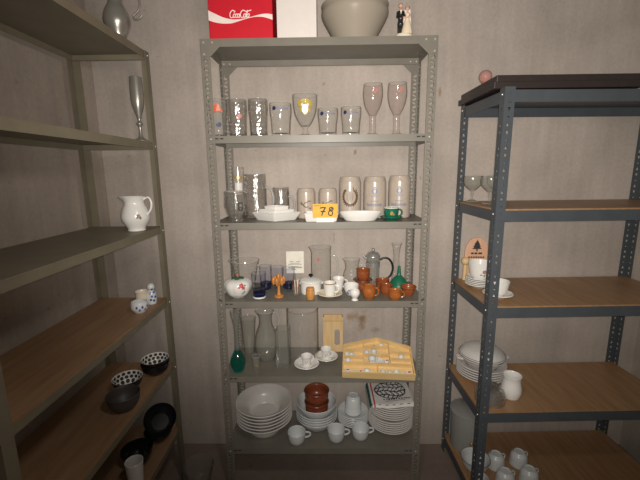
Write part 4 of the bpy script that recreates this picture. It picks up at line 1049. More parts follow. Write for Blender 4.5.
def mini(kind, x, v, s, lab, col='white', deco=None):
    """tiny china piece lying on the back board, foot against the divider below"""
    rr = .0138 * s
    t = thing({'cup': 'miniature_cup', 'pot': 'miniature_teapot', 'plate': 'miniature_plate'}[kind], lab, {'cup': 'miniature', 'pot': 'miniature', 'plate': 'miniature'}[kind], (0, 0, 0), 0, 'miniature china in the pine tray')
    if kind == 'cup':
        MB().lathe(vessel(smoothp([(rr * .6, 0), (rr * .9, rr * .7), (rr, rr * 1.6)], 3), .001, .002), 16).build('cup_body', M[col], t)
        MB().tube(handle_pts(rr * .9, rr * .4, rr * 1.3, rr * .6, 6), .001, 6).build('handle', M[col], t)
    elif kind == 'pot':
        MB().lathe([(0, 0)] + smoothp([(rr * .6, 0), (rr, rr * .7), (rr * .85, rr * 1.4), (rr * .35, rr * 1.75)], 3) + [(0, rr * 1.8)], 18).build('pot_body', M[col], t)
        MB().tube([(rr * .8, 0, rr * .6), (rr * 1.3, 0, rr * .9), (rr * 1.5, 0, rr * 1.4)], [rr * .25, rr * .18, rr * .13], 6).build('spout', M[col], t)
        MB().tube(handle_pts(rr * .85, rr * .4, rr * 1.3, rr * .55, 6, PI), .0011, 6).build('handle', M[col], t)
        MB().ball((0, 0, rr * 1.95), rr * .2, 8, 6).build('knob', M[col], t)
    else:
        MB().lathe([(0, 0), (rr * 1.2, 0), (rr * 1.9, rr * .35), (rr * 1.85, rr * .45), (rr * 1.1, rr * .15), (0, rr * .15)], 24).build('plate', M[col], t)
    if deco: decal(t, 'painted_mark', [disc(0, 0, rr * .4, rr * .4, 8), disc(rr * .5, rr * .25, rr * .25, rr * .25, 8)], [(rr * .99, 0), (rr * .99, rr * 3)], M[deco], rr * .8)
    if kind == 'plate': mloc = tr_m @ Matrix.Translation((x, v + .0012 + rr * 1.9, T + .0008))
    else: mloc = tr_m @ Matrix.Translation((x, v + .0006, T + rr * 1.62 + .0006 if kind == 'pot' or True else 0)) @ Matrix.Rotation(-PI / 2, 4, 'X')
    t.matrix_world = mloc
    return t
low = T
mini('cup', U(95), low, .95, 'tiny white cup with red dots, bottom left compartment, first from the left', deco='red_print')
mini('pot', U(148), low, .80, 'tiny white teapot in the bottom left compartment, second from the left')
mini('cup', U(187), low, .85, 'tiny cup with a red mark in the bottom left compartment, third from the left', deco='red_print')
mini('pot', U(232), low, 1.15, 'largest white teapot in the bottom left compartment, near the middle divider')
mini('cup', U(345), low, .95, 'tiny white cup in the bottom right compartment, just right of the middle divider', 'white_cool')
mini('pot', U(392), low, .95, 'tiny white teapot in the bottom right compartment, second from the middle divider', 'white_cool')
mini('cup', U(437), low, 1.0, 'tiny white cup in the bottom right compartment, third from the middle divider')
mini('pot', U(478), low, .80, 'tiny white teapot in the bottom right compartment, second from the right end')
mini('cup', U(520), low, .95, 'tiny cup with a red mark at the right end of the bottom row', deco='red_print')
mini('pot', U(98), .074, 1.0, 'tiny white teapot in the lower left compartment above the bottom row')
mini('cup', U(88), .116, .8, 'tiny white cup at left in the middle left compartment')
mini('pot', U(122), .116, .9, 'tiny white teapot at right in the middle left compartment', 'white_cool')
mini('pot', U(272), .074, 1.45, 'large miniature white teapot in the central lower compartment', 'white_cool')
mini('plate', U(318), .074, 1.0, 'miniature white plate in the central lower compartment', 'white_cool')
mini('cup', U(376), .074, .9, 'tiny pink-marked cup at right in the central lower compartment', deco='pink')
mini('pot', U(235), .132, .95, 'tiny white teapot at left in the central middle compartment', 'white_cool')
mini('pot', U(288), .132, 1.15, 'tiny white teapot at the centre of the central middle compartment', 'white_cool')
mini('cup', U(292), .187, .5, 'very tiny dark cup under the roof peak', 'pottery_dark')
mini('pot', U(345), .187, .85, 'tiny white teapot under the roof peak, right side')
mini('pot', U(484), .107, 1.0, 'tiny white teapot in the middle right compartment')
mini('cup', U(455), .152, .5, 'very tiny white cup under the right roof slope')

# ------------------------------------------------------------------ sixth shelf
def plate_profile(r, h, deep=.6):
    o = smoothp([(r * .52, 0), (r * .55, .002), (r * .66, h * .55), (r * .80, h * .78), (r, h)], 4)
    return [(0, .0015), (r * .45, .0015)] + o + [(r * .992, h + .003)] + [(a - .0035, b + .0034) for a, b in reversed(o[3:])] + [(r * .50, .0056), (0, .0056)]
p, W, h = spot(6, 264.3, 57.5, 400, ybot=432.6, rb=1.0); r = W / 2
r = .155; pz = Vector((p.x, D + .160, H[6] + .0008))
lo, hi = -1, 1
for _ in range(40):
    m_ = (lo + hi) / 2
    if proj(m_, pz.y, H[6] + .13)[0] < 264.3: lo = m_
    else: hi = m_
pz.x = m_
step = .0185
zt = at_y(264.3, 383, pz.y + r).z
nplate = 6; hp = .083
for i in range(nplate):
    z = pz.z + i * step
    lab = ['bottom plate', 'second plate from the bottom', 'third plate from the bottom', 'fourth plate from the bottom', 'second plate from the top', 'topmost deep plate'][i] + ' of the large off-white deep plate stack at left'
    tag(MB().lathe(plate_profile(r, hp), 56).build('deep_plate', M['bowlwhite'], loc=(pz.x, pz.y, z)), lab, 'plate', 'large off-white deep plates')
# bowls with two brown pots
pb = at_shelf(6, 317, .190); k = px_m(pb); r = 20.3 * k; hb = .066
bowlp = lambda r, h: vessel([(r * .45, 0)] + smoothp([(r * .52, 0), (r * .55, .004), (r * .82, h * .45), (r * .95, h * .78), (r, h)], 4), .004, .007)
for i in range(5):
    z = pb.z + i * .0150 + .0003; hh = hb if i < 4 else .088
    rr = r if i < 4 else r * .97
    lab = ['lowest bowl', 'second bowl from the bottom', 'middle bowl', 'fourth bowl', 'topmost deep bowl'][i] + ' in the white bowl stack under the brown pots'
    tag(MB().lathe(bowlp(rr, hh), 48).build('stacked_bowl', M['white_cool'], loc=(pb.x, pb.y, z)), lab, 'bowl', 'stacked white bowls')
zb = pb.z + 4 * .0150 + .012 + .0078 + .0005
kk = k * .965
potp = [(.70, 0), (.74, .04), (.90, .25), (.94, .6), (.93, .85), (1.0, .93), (1, 1)]
cup(Vector((pb.x, pb.y - .004, zb)), 25 * kk, .072, 'lower brown pottery pot nested in the white bowl stack', 'pottery_deep', potp, handle=False, name='pottery_pot', cat='pot', wall=.005, group='brown pots in the bowl')
cup(Vector((pb.x + .0005, pb.y - .004, zb + .0728)), 25.5 * kk, .066, 'upper brown pottery pot standing on the lower one', 'pottery_deep', potp, handle=False, name='pottery_pot', cat='pot', wall=.005, group='brown pots in the bowl')
# saucers with two stacked cups, mouths down
ps = at_shelf(6, 353.0, .218); k = px_m(ps); r = 15.0 * k
for i in range(6):
    saucer(Vector((ps.x, ps.y, ps.z + i * .0105)), 2 * r, ['lowest', 'second lowest', 'third', 'fourth', 'second from top', 'topmost'][i] + ' white saucer in the stack under the two nested upturned cups', 'white_cool', 'stacked white saucers', h=.020)
zc = ps.z + 5 * .0105 + .0135
rc = 8.4 * k
for i in range(2):
    pr = smoothp([(rc, 0), (rc * .96, .018), (rc * .86, .045), (rc * .62, .058)], 4)
    t = thing('upturned_cup', ['lower of the two upturned white cups on the saucers', 'upper of the two upturned white cups on the saucers'][i], 'cup', (ps.x, ps.y, zc + i * .0385))
    s_ = 1 - .02 * i
    MB().lathe([(a * s_, b) for a, b in pr] + [(rc * .60 * s_, .060), (rc * .55 * s_, .060), (rc * .53 * s_, .058), (0, .0575), (0, .0545), (rc * .56 * s_, .0545)] + [((a - .0035) * s_, b - .0015 if b > .002 else b) for a, b in reversed(pr[:-3])] + [(rc * s_, 0)], 40).build('cup_body', M['white_cool'], t)
# front cups
CUPW = [(.55, 0), (.60, .03), (.84, .25), (.96, .6), (1, 1)]
for (px, wd, top, bot, lab) in ((296.5, 17.6, 422.5, 443.2, 'left of the three white cups along the front of the bottom shelf'), (335.4, 17.2, 420, 440.8, 'middle of the three white cups along the front of the bottom shelf'), (359.2, 17.2, 418.6, 438.6, 'right of the three white cups along the front of the bottom shelf')):
    p, W, h = spot(6, px, wd, top, ybot=bot, rb=.6)
    cup(p + Vector((.004, -.022, 0)), W, h, lab, 'white_cool', CUPW, ang=.12, hand=.62, hr=.0048, hbot=.42, htop=.88, group='white cups on the bottom shelf')
# plate stack at right
pp = at_shelf(6, 389.9, .172); k = px_m(pp); r = .124
n = 12
zs = pp.z + .0003
tops = []
for i in range(n):
    z = zs + i * .0125 + (.006 if i >= 6 else 0)
    o = MB().lathe(plate_profile(r * (1 if i < 6 else .98), .045), 52).build('dinner_plate', M['bowlwhite'], loc=(pp.x, pp.y, z))
    tag(o, ['lowest', 'second lowest', 'third lowest', 'fourth lowest', 'fifth lowest', 'sixth lowest', 'sixth from top', 'fifth from top', 'fourth from top', 'third from top', 'second from top', 'topmost'][i] + ' plate of the tall plate stack under the tea towel', 'plate', 'tall plate stack')
ztop = z + .0570
# tea towel folded over the plates
def cover(u, v):
    """folded towel: u across (-.5..1), v from front to back; hangs over the left side"""
    return None
tw, td = .245, .235
mb = MB(); NU, NV = 72, 60; vs = []; fs = []; mi = []
edge = -.118
def tz(x, y):
    rr = math.hypot(x, y); lim = r * .97
    wob = .0016 * math.sin(31 * x + 9 * y) + .0012 * math.sin(44 * y - 13 * x)
    return wob
for j in range(NV + 1):
    v = j / NV
    for i in range(NU + 1):
        u = i / NU
        a = -.162 + .270 * u                     # distance along the cloth from the stack's centre
        y = -.112 + .215 * v + .012 * (u - .5) + .003 * math.sin(9 * u)
        if a > edge: x, z = a, ztop + .003 + tz(a, y)
        else:
            d = edge - a; x = edge - .010 * (1 - math.exp(-d / .01)); z = ztop + .003 - max(0, d - .004) + tz(edge, y)
        if v < .10 and a > edge: z -= .010 * (1 - v / .10) ** 2
        vs.append((x, y, z - ztop))
def in_print(u, v):
    x, y = (u - .60) / .31, (v - .68) / .38; rr = (x * x + y * y) * (1 + .10 * math.sin(3 * math.atan2(y, x) + .6))
    if .90 < rr < 1.06: return True
    if rr < .90:
        if abs((y * 2.4 + .3 * math.sin(4 * x)) % 1 - .5) < .13: return True
        if abs((x * 3.2 + y * 1.6 * (1 if int((y + 1) * 2.4) % 2 else -1)) % 1 - .5) < .13: return True
    if .255 < v < .30 and .40 < u < .95 and int(u * 60) % 3: return True
    if .20 < v < .22 and .45 < u < .85: return True
    if .05 < v < .075 and (u * 7) % 1 < .4: return True
    return False
for j in range(NV):
    for i in range(NU):
        fs.append((j * (NU + 1) + i, j * (NU + 1) + i + 1, (j + 1) * (NU + 1) + i + 1, (j + 1) * (NU + 1) + i))
        u, v = (i + .5) / NU, (j + .5) / NV
        mi.append(2 if .105 < u < .165 else 1 if .205 < u < .240 else 3 if in_print(u, v) else 0)
mb.add(vs, fs, mi)
o = mb.build('tea_towel', [M['cloth'], M['clothred'], M['clothgreen'], M['clothink']], loc=(pp.x, pp.y, ztop), auto=80)
sd = o.modifiers.new('Solidify', 'SOLIDIFY'); sd.thickness = .003; sd.offset = 1
tag(o, 'white tea towel with black print and red and green stripes, folded over the plates', 'tea towel')

# ------------------------------------------------------------------ left-hand shelf unit, along the left wall
LX0, LX1, LY0, LY1 = -1.135, -.785, .76, 1.745
LH = [HC + h for h in (.53, .14, -.252, -.615, -.97, -1.34)]
lu = thing('shelf_unit', 'khaki shelving unit with tan boards along the left side', 'shelf unit', ((LX0 + LX1) / 2, (LY0 + LY1) / 2, 0))
lx, ly = (LX1 - LX0) / 2, (LY1 - LY0) / 2
for sx in (-1, 1):
    for sy in (-1, 1):
        mb = MB(); a, b = sx * lx, sy * ly
        mb.box(min(a, a - sx * .036), max(a, a - sx * .036), min(b, b - sy * .002), max(b, b - sy * .002), 0, LH[0])
        mb.box(min(a, a - sx * .002), max(a, a - sx * .002), min(b - sy * .002, b - sy * .038), max(b - sy * .002, b - sy * .038), 0, LH[0])
        mb.build('post', M['khaki'], lu, smooth=False)
for i, z in enumerate(LH):
    m = .004
    shelf_panel(lu, M['khaki'], -lx + m, lx - m, -ly + m, ly - m, z - .006, lip=.026)
    MB().box(-lx + m + .002, lx - m - .001, -ly + m, ly - m, z - .0058, z).build('shelf_board', M['khaki'] if i < 3 else M['board_left'], lu, smooth=False)
    if i < 5:
        for k in (.018,): bolt(lu, lx + .0005, ly - k, z - .018, 'x', 1, .004)
def on(X, px, Y, Z):   # X from a photo column at a chosen depth
    lo, hi = -3, 3
    for _ in range(50):
        m = (lo + hi) / 2
        if proj(m, Y, Z)[0] < px: lo = m
        else: hi = m
    return Vector((m, Y, Z + .0006))
# pewter jug with a ring handle on top
p = Vector((-.842, 1.61, LH[0] + .0006))
t = thing('pewter_jug', 'dull pewter jug with curled ring handle on top of the left unit', 'jug', p)
MB().lathe(vessel([(.03, 0)] + smoothp([(.038, 0), (.040, .006), (.030, .02), (.050, .07), (.045, .11), (.026, .15), (.034, .18)], 4), .003, .02), 28).build('jug_body', M['silver'], t)
MB().tube(smoothp([(.030, 0, .165), (.066, 0, .186), (.098, 0, .160), (.094, 0, .120), (.070, 0, .098), (.076, 0, .084), (.094, 0, .088), (.104, 0, .098)], 4), .0036, 8).build('handle', M['silver'], t)
# silver flute
p = on(0, 141.5, 1.675, LH[1]); p.x = min(p.x, -.814)
t = thing('silver_goblet', 'tall tarnished silver goblet with knobbed stem on the left unit', 'goblet', p)
hh = .27; r = .027
MB().lathe(vessel([(r * .9, 0)] + smoothp([(r * 1.1, 0), (r * 1.05, .006), (r * .35, .02), (r * .22, hh * .22), (r * .50, hh * .28), (r * .22, hh * .33), (r * .45, hh * .42), (r * .95, hh * .6), (r * 1.0, hh * .8), (r * .9, hh)], 4), .002, hh * .42), 28).build('goblet_body', M['silver'], t)
# white pitcher
p = at_z(141, 228, LH[2]); p = Vector((-.843, 1.60, LH[2] + .0006)); 
t = thing('pitcher', 'white china pitcher with a small flower and loop handle on the left unit', 'pitcher', p, 0)
pr = smoothp([(.034, 0), (.038, .004), (.036, .012), (.058, .055), (.052, .095), (.040, .125), (.050, .150)], 4)
mb = MB().lathe(vessel([(.03, 0)] + pr, .003, .008), 36)
for i, (x, y, z) in enumerate(mb.v):
    f = max(0, (z - .12) / .03); d = max(0, -x / (math.hypot(x, y) or 1)); k = 1 + .4 * f * d ** 8; mb.v[i] = (x * k, y * k, z)
mb.build('pitcher_body', M['white'], t)
MB().tube(smoothp([(.044, -.002, .140), (.066, -.004, .148), (.078, -.005, .125), (.072, -.004, .095), (.054, -.002, .072)], 4), .0048, 10).build('handle', M['white'], t)
decal(t, 'painted_flower', [disc(0, 0, .008, .009), disc(.007, -.008, .005, .007), disc(-.006, -.007, .004, .005)], pr, M['stein_edge'], .07, face=-.9)
# blue and white pottery
p = on(0, 152.5, 1.655, LH[3]); p.x = min(p.x, -.812)
t = thing('pottery_figure', 'little blue and white pottery bottle figure near the end of the left unit', 'figurine', p)
pr = smoothp([(.018, 0), (.020, .004), (.023, .03), (.019, .055), (.012, .068), (.017, .080), (.015, .092), (.008, .100)], 4)
MB().lathe([(0, 0)] + pr + [(0, .101)], 24).build('figure_body', M['white_cool'], t)
decal(t, 'blue_pattern', [disc(u, v, .006, .006, 8) for u, v in ((-.010, -.02), (.004, -.025), (.012, -.008), (-.004, -.004), (-.012, .012), (.008, .014), (.0, .028))] + stroke([(-.012, .022), (.012, .020)], .004), pr, M['blue'], .045, face=-.9)
p = Vector((-.838, 1.545, LH[3] + .0006))
t = thing('pottery_bowl', 'small blue and white painted pottery bowl in front of the bottle figure', 'bowl', p)
pr = smoothp([(.020, 0), (.024, .004), (.036, .022), (.036, .040), (.034, .050)], 4)
MB().lathe(vessel([(.016, 0)] + pr, .003, .006), 28).build('bowl_body', M['white_cool'], t)
decal(t, 'blue_pattern', [disc(-.02 + .012 * i, .006 * (-1) ** i, .0048, .007, 8) for i in range(5)], pr, M['blue'], .026, face=-.9)
p = Vector((-.872, 1.640, LH[3] + .0006))
cup(p, .062, .066, 'plain tan pottery mug behind the blue and white bowl', 'cream', [(.85, 0), (.9, .05), (.95, .5), (.93, .85), (1, 1)], ang=2.5, name='mug')
# polka dot bowls
def dot_fn(a, i):
    if i < 14: return 0
    return 0
def dotted_bowl(p, r, h, lab, grp='black polka dot bowls'):
    t = thing('dotted_bowl', lab, 'bowl', p, 0, grp)
    pr = smoothp([(r * .45, 0), (r * .50, .004), (r * .82, h * .40), (r * .96, h * .75), (r, h)], 4)
    MB().lathe([(0, 0), (r * .4, 0)] + pr + [(r * .985, h + .001)], 44).build('bowl_outside', M['darkbowl'], t)
    inn = [(a - .0035, b) for a, b in pr if b > h * .12]
    MB().lathe([(r * .99, h + .001), (r * .97, h + .0012)] + list(reversed(inn)) + [(0, h * .12)], 44).build('bowl_lining', M['white'], t)
    mb = MB()
    for ring, nn, off in ((.84, 16, 0), (.58, 16, .5), (.32, 12, 0)):
        for k in range(nn):
            a0 = 2 * PI * (k + off) / nn; z0 = h * ring; R0 = interp(pr, z0) - .0035 - .0008; vs = []
            for q in range(10):
                g_ = 2 * PI * q / 10; zz = z0 + .0075 * math.sin(g_) * (h / .06); R = interp(pr, zz) - .0043; a = a0 + .0085 * math.cos(g_) / R0
                vs.append((R * math.cos(a), R * math.sin(a), zz))
            mb.add(vs, [tuple(reversed(range(10)))])
    mb.build('dot_pattern', M['ink'], t, smooth=False)
    return t
p = at_z(161.5, 370, LH[4]); q0 = Vector((-.842, 1.640, LH[4] + .0006))
tag(MB().lathe(vessel([(.03, 0)] + smoothp([(.034, 0), (.037, .004), (.058, .024), (.064, .045), (.066, .058)], 4), .0035, .006), 40).build('black_bowl', M['darkbowl'], loc=q0), 'plain black bowl under the polka dot bowl nearest the post', 'bowl')
dotted_bowl(q0 + Vector((0, 0, .0175)), .064, .060, 'black bowl with white polka dot inside, nearest the far post')
dotted_bowl(Vector((-.905, 1.500, LH[4] + .0006)), .064, .060, 'black bowl with white polka dot inside, further left on the same shelf')
tag(MB().lathe(vessel([(.03, 0)] + smoothp([(.036, 0), (.040, .004), (.058, .03), (.064, .06), (.066, .068)], 4), .004, .007), 40).build('grey_bowl', M['greybowl'], loc=(-.850, 1.365, LH[4] + .0006)), 'dark grey bowl in front of the polka dot bowls', 'bowl')
# bottom shelf: dark bowls, white beaker
def tilted_bowl(loc, r, h, tilt, lab, m='darkbowl'):
    prof = vessel([(r * .4, 0)] + smoothp([(r * .45, 0), (r * .50, .004), (r * .80, h * .4), (r * .96, h * .75), (r, h)], 4), .004, .007)
    o = MB().lathe(prof, 40).build('dark_bowl', M[m], loc=loc); o.rotation_euler = tilt
    tag(o, lab, 'bowl')
tilted_bowl((-.862, 1.640, LH[5] + .0006), .068, .055, (0, 0, 0), 'lower black bowl at the far end of the bottom left shelf')
tilted_bowl((-.858, 1.660, LH[5] + .082), .076, .070, (.75, 0, .5), 'tilted black bowl leaning on the lower one, bottom left shelf')
tilted_bowl((-.888, 1.480, LH[5] + .0006), .070, .080, (0, 0, 0), 'black bowl behind the white beaker on the bottom left shelf')
p = Vector((-.838, 1.365, LH[5] + .0006))
t = thing('white_beaker', 'plain white ceramic beaker at the front of the bottom left shelf', 'beaker', p)
pr = smoothp([(.026, 0), (.029, .004), (.033, .06), (.037, .115)], 4)
MB().lathe(vessel([(.02, 0)] + pr, .003, .006), 32).build('beaker_body', M['white'], t)
p = Vector((-.690, 1.69, .0006))
o = MB().lathe(vessel([(.035, 0)] + smoothp([(.040, 0), (.044, .004), (.062, .05), (.074, .10), (.080, .13)], 4), .0035, .008), 40).build('glass_bowl', M['glass_grey'], loc=p)
tag(o, 'dim clear glass bowl on the floor beside the left unit', 'bowl')

# ------------------------------------------------------------------ right-hand shelf unit
RX0, RX1, RY0, RY1 = .706, 1.686, 1.545, 1.985
RH = [HC + h for h in (.318, -.162, -.592, -1.112, -1.565)]
ru = thing('steel_shelf_unit', 'blue grey slotted steel shelving unit with orange-brown boards at right', 'shelf unit', ((RX0 + RX1) / 2, (RY0 + RY1) / 2, 0), .03)
rx, ry = (RX1 - RX0) / 2, (RY1 - RY0) / 2
for sx in (-1, 1):
    for sy in (-1, 1): post(ru, M['blue_steel'], sx * rx, sy * ry, -sx, -sy, 0, RH[0] + .004, .040, 'tri', .030)
for i, z in enumerate(RH):
    m = .003
    shelf_panel(ru, M['blue_steel'], -rx + m, rx - m, -ry + m, ry - m, z - .007, lip=.046)
    if i: MB().box(-rx + m + .002, rx - m - .002, -ry + m + .002, ry - m - .002, z - .0068, z).build('shelf_board', M['board'], ru, smooth=False)
    for k in (.02,):
        for yy in (-ry + k, ry - k): bolt(ru, -rx - .001, yy, z - .022, 'x', -1, .0045)
# flat dark case on top
cz = RH[0] + .0050
t = thing('flat_case', 'flat dark brown case lying on top of the right-hand unit', 'case', (.985, 1.775, cz))
MB().box(-.300, .30, -.205, .205, 0, .027).build('case_base', M['tray'], t, smooth=False, bevel=.003)
MB().box(-.288, .29, -.195, .203, .0272, .054).build('case_lid', M['tray'], t, smooth=False, bevel=.004)
MB().box(-.2892, -.2882, -.19, .198, .0290, .0305).build('seam_strip', M['greyink'], t, smooth=False)
ctop = cz + .0546
p = on(0, 485, 1.74, ctop)
t = thing('pink_glass_ball', 'small pinkish translucent glass ball ornament on the flat dark case', 'ornament', p)
M['pinkglass'] = glass('pink_translucent_glass', (.90, .74, .70), (.6, .45, .42), .1, 1, .4, 0, 90, .45, (.62, .36, .32))
MB().ball((0, 0, .030), .028, 22, 14).build('ball', M['pinkglass'], t)
MB().lathe([(0, 0), (.016, 0), (.017, .003), (.011, .006), (0, .006)], 20).build('foot', M['red_print'], t)
p = Vector((.815, 1.83, ctop))
t = thing('flat_dish', 'shallow greenish beige leaf-shaped dish behind the pink glass ball', 'dish', p, .5)
mb = MB().lathe([(0, 0), (.03, 0), (.062, .012), (.085, .024), (.084, .0265), (.06, .0155), (.03, .004), (0, .004)], 40, squash=.55, rmod=lambda a, z: 1 + .05 * math.cos(7 * a)); mb.build('dish_body', M['stein'], t)
# coupes
cp = None
for (x, y, lab) in ((.762, 1.915, 'coupe glass at the left end of the right unit, nearest the wall'), (.868, 1.880, 'coupe glass second from the left on the right unit'), (.797, 1.785, 'coupe glass nearest the viewer, close to the left edge of the right unit')):
    h = .132; r = .047
    pr = smoothp([(r * .78, 0), (r * .75, .003), (r * .20, .012), (r * .12, h * .22), (r * .20, h * .30), (r * .14, h * .38), (r * .45, h * .48), (r * .92, h * .66), (r * 1.02, h * .86), (r * 1.0, h)], 4)
    if cp is None:
        cp = MB().lathe(vessel([(r * .5, 0)] + pr, .002, h * .46), 32).build('coupe_glass', M['glass_grey'], loc=(x, y, RH[1] + .0006)); tag(cp, lab, 'glass', 'stemmed coupe glasses')
    else: dup(cp, (x, y, RH[1] + .0006), lab)
# wooden plaque with a tree mark
pb = Vector((.818, 1.945, RH[2] + .0006))
t = thing('wooden_plaque', 'pale arched wooden plaque with a printed black tree, behind the flowered cup', 'plaque', pb, -.04)
w, h_ = .062, .235
poly = [(-w, 0), (w, 0), (w, h_ * .66)] + [(w * math.cos(a), h_ * .66 + h_ * .34 * math.sin(a)) for a in [PI * i / 14 for i in range(1, 14)]] + [(-w, h_ * .66)]
MB().prism(poly, -.005, .005).build('board', M['plaque'], t, smooth=False, bevel=.0015)
trk = [[(-.004, .160), (.004, .160), (.004, .178), (-.004, .178)]] + [[(-a, z), (a, z), (0, z + .026)] for a, z in ((.026, .172), (.022, .184), (.016, .196))]
flat(t, 'tree_mark', trk, M['ink'], -.0056, dz=0)
q = []
for i, (a, b) in enumerate(((-.030, -.016), (-.012, .004), (.009, .028))): q.append([(a, .143), (b, .143), (b, .153), (a, .153)])
for i in range(7): q.append([(-.043 + i * .0125, .122), (-.034 + i * .0125, .122), (-.034 + i * .0125, .131), (-.043 + i * .0125, .131)])
flat(t, 'printed_lines', q, M['ink'], -.0056)
# round wooden knob piece
p = Vector((.762, 1.945, RH[2] + .0006))
t = thing('wooden_stopper', 'small round pale wooden stopper left of the arched plaque', 'stopper', p)
MB().lathe([(0, 0), (.012, 0), (.011, .085), (0, .085)], 16).build('peg', M['pine_up'], t); MB().ball((0, 0, .105), .024, 18, 12).build('knob', M['pine_up'], t)
# flowered cup on a pile of saucers
pc = Vector((.790, 1.820, RH[2] + .0006))
for i in range(5): saucer(pc + Vector((0, 0, i * .0085)), .138, ['lowest', 'second', 'middle', 'fourth', 'topmost'][i] + ' white saucer in the pile under the flowered cup on the right unit', 'white', 'saucers under the flowered cup', h=.018)
t, pr, r = cup(pc + Vector((0, 0, 4 * .0085 + .0052)), .120, .092, 'large white cup with painted flowers on the saucer pile of the right unit', 'white', [(.52, 0), (.56, .04), (.78, .28), (.90, .62), (1, 1)], ang=-.35, hand=.5)
decal(t, 'painted_flower', [disc(.012 + .006 * math.cos(k * 1.257), .006 + .006 * math.sin(k * 1.257), .0055, .0055, 8) for k in range(5)], pr, M['pink'], .045, off=.001, face=-PI / 2 - .2, label='pink painted flower')
decal(t, 'painted_sprig', [disc(-.004, -.010, .006, .003, 8), disc(.012, -.014, .003, .007, 8), disc(.024, -.009, .006, .003, 8), disc(.030, .008, .004, .003, 8)] + stroke([(-.004, -.010), (.012, -.014), (.024, -.009), (.030, .008)], .0016), pr, M['leaf'], .045, off=.0012, face=-PI / 2 - .2)
pc2 = Vector((.815, 1.665, RH[2] + .0006))
saucer(pc2, .135, 'white saucer behind the near steel post of the right unit', 'white', h=.018)
t, pr, r = cup(pc2 + Vector((0, 0, .0052)), .098, .072, 'white cup with a faint sprig, behind the near steel post', 'white', [(.52, 0), (.56, .04), (.78, .28), (.90, .62), (1, 1)], ang=1.2, hand=.5)
decal(t, 'painted_sprig', [disc(-.012, .006, .006, .004, 8), disc(-.004, .004, .004, .003, 8), disc(-.018, .0, .003, .003, 8)] + stroke([(-.018, 0), (-.004, .004)], .0016), pr, M['greyink'], .04, off=.001, face=-PI / 2 - .5)
# tureen on plates
pt = Vector((.842, 1.838, RH[3] + .0006))
for i in range(5): tag(MB().lathe(plate_profile(.126, .034), 48).build('serving_plate', M['bowlwhite'], loc=(pt.x, pt.y, pt.z + i * .0135)), ['lowest', 'second lowest', 'middle', 'fourth', 'topmost'][i] + ' plate of the pile under the lidded tureen', 'plate', 'plates under the tureen')
pz = pt + Vector((0, 0, 4 * .0135 + .0165))
t = thing('tureen', 'large white lidded tureen with dark line standing on the plate pile', 'tureen', pz)
r = .116
pr = smoothp([(r * .55, 0), (r * .58, .006), (r * .75, .018), (r * .98, .050), (r * 1.06, .060)], 4)
MB().lathe(vessel([(r * .5, 0)] + pr, .004, .012), 48, rmod=lambda a, z: 1 + (.02 * math.cos(10 * a) if z > .055 else 0)).build('tureen_body', M['bowlwhite'], t)
lid = MB().lathe([(0, .0655), (r * 1.0, .0655)] + smoothp([(r * 1.02, .067), (r * .98, .074), (r * .78, .098), (r * .4, .114), (r * .10, .119)], 4) + [(0, .120)], 48).build('lid', M['bowlwhite'], t)
MB().lathe([(r * 1.0, .0705), (r * 1.008, .0725), (r * .995, .0745)], 48).build('dark_line', M['greyink'], lid)
MB().lathe([(0, .119), (.006, .119), (.007, .126), (.014, .132), (.013, .140), (0, .143)], 20).build('knob', M['bowlwhite'], lid)
for s_ in (-1, 1): MB().tube([(s_ * r * .92, -.02, .045), (s_ * (r + .018), -.014, .050), (s_ * (r + .018), .014, .050), (s_ * r * .92, .02, .045)], .006, 8).build('side_handle', M['bowlwhite'], t)
# upturned glass dishes and white jug near the front post
pg = Vector((.800, 1.630, RH[3] + .0006))
for i in range(3):
    r = .070; pr = smoothp([(r, 0), (r * .97, .012), (r * .80, .038), (r * .45, .050)], 4)
    o = MB().lathe(pr + [(0, .051), (0, .048)] + [(a - .003, b - .002 if b > .004 else b) for a, b in reversed(pr)] + [(r, 0)], 36, rmod=lambda a, z: 1 + .025 * math.cos(12 * a)).build('glass_dish', M['glass_thick'], loc=(pg.x, pg.y, pg.z + i * .0165))
    tag(o, ['lowest', 'middle', 'topmost'][i] + ' upturned scalloped glass dish behind the near right post', 'dish', 'upturned glass dishes')
pj = Vector((.918, 1.660, RH[3] + .0006))
t = thing('milk_jug', 'white china milk jug right of the upturned glass dishes', 'jug', pj)
pr = smoothp([(.036, 0), (.040, .004), (.048, .04), (.040, .09), (.044, .115)], 4)
MB().lathe(vessel([(.03, 0)] + pr, .003, .006), 32).build('jug_body', M['white'], t); MB().tube(handle_pts(.040, .03, .095, .030, 10, .6), .0045, 8).build('handle', M['white'], t)
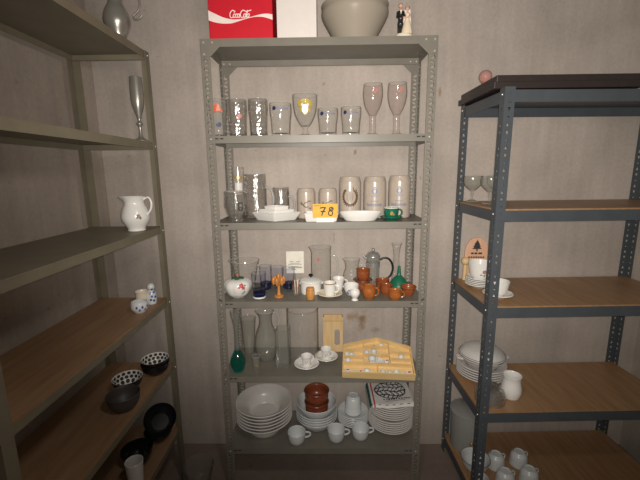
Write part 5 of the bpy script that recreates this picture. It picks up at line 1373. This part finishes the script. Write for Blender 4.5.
# bottom shelf
pk = Vector((.812, 1.882, RH[4] + .0006))
t = thing('plastic_tub', 'round translucent white plastic tub with a brass tap at the bottom right', 'tub', pk)
r = .098; MB().lathe(vessel([(r * .85, 0)] + smoothp([(r * .90, 0), (r * .93, .006), (r * .97, .12), (r, .215)], 4), .0025, .005), 44).build('tub_body', M['plasticbox'], t)
MB().lathe([(0, .219), (r * .9, .219), (r * 1.03, .2165), (r * 1.04, .223), (r * .96, .229), (0, .233)], 44).build('lid', M['plasticbox'], t)
mb = MB().tube([(-.02, -r * .93, .075), (-.02, -r * 1.16, .075), (-.02, -r * 1.2, .055)], .006, 8).ball((-.02, -r * 1.12, .088), .008, 10, 8); mb.build('tap', M['gold'], t)
pbw = Vector((.782, 1.690, RH[4] + .0006))
t = thing('rimmed_bowl', 'white enamel bowl with dark rim, at the front left of the bottom right shelf', 'bowl', pbw)
pr = smoothp([(.036, 0), (.040, .004), (.060, .035), (.072, .075)], 4)
MB().lathe(vessel([(.03, 0)] + pr, .003, .006), 40).build('bowl_body', M['white_cool'], t)
MB().lathe([(.0715, .0745), (.0745, .0755), (.0735, .0785), (.0705, .0778), (.0715, .0745)], 40).build('dark_rim', M['greyink'], t)
p = Vector((.772, 1.600, RH[4] + .0006))
tag(MB().lathe(vessel([(.018, 0)] + smoothp([(.022, 0), (.025, .003), (.035, .02), (.040, .040)], 4), .003, .005), 32).build('small_bowl', M['white_cool'], loc=p), 'small white bowl in front of the dark-rimmed bowl', 'bowl')
first = None
for (x, y, z, lab) in ((.905, 1.720, 0, 'pale blue-white upturned cup, back left of the group on the bottom right shelf'), (1.035, 1.735, 0, 'pale blue-white upturned cup, back right of the group on the bottom right shelf'),
                    (.900, 1.605, 0, 'pale blue-white upturned cup, front left of the group on the bottom right shelf'), (1.028, 1.620, 0, 'pale blue-white upturned cup, front right of the group on the bottom right shelf')):
    if first is None:
        first = thing('upturned_cup', lab, 'cup', (x, y, RH[4] + .0006), .4, 'upturned cups on the bottom right shelf')
        pr = smoothp([(.046, 0), (.045, .02), (.040, .055), (.028, .070)], 4)
        MB().lathe(pr + [(.026, .074), (.023, .074), (.022, .0705), (0, .070), (0, .067)] + [(a - .003, b - .002 if b > .003 else b) for a, b in reversed(pr)] + [(.046, 0)], 32).build('cup_body', M['white_cool'], first)
        MB().tube(handle_pts(.041, .018, .055, .024, 10), .004, 8).build('handle', M['white_cool'], first)
    else: dup(first, (x, y, RH[4] + .0006), lab, .4)
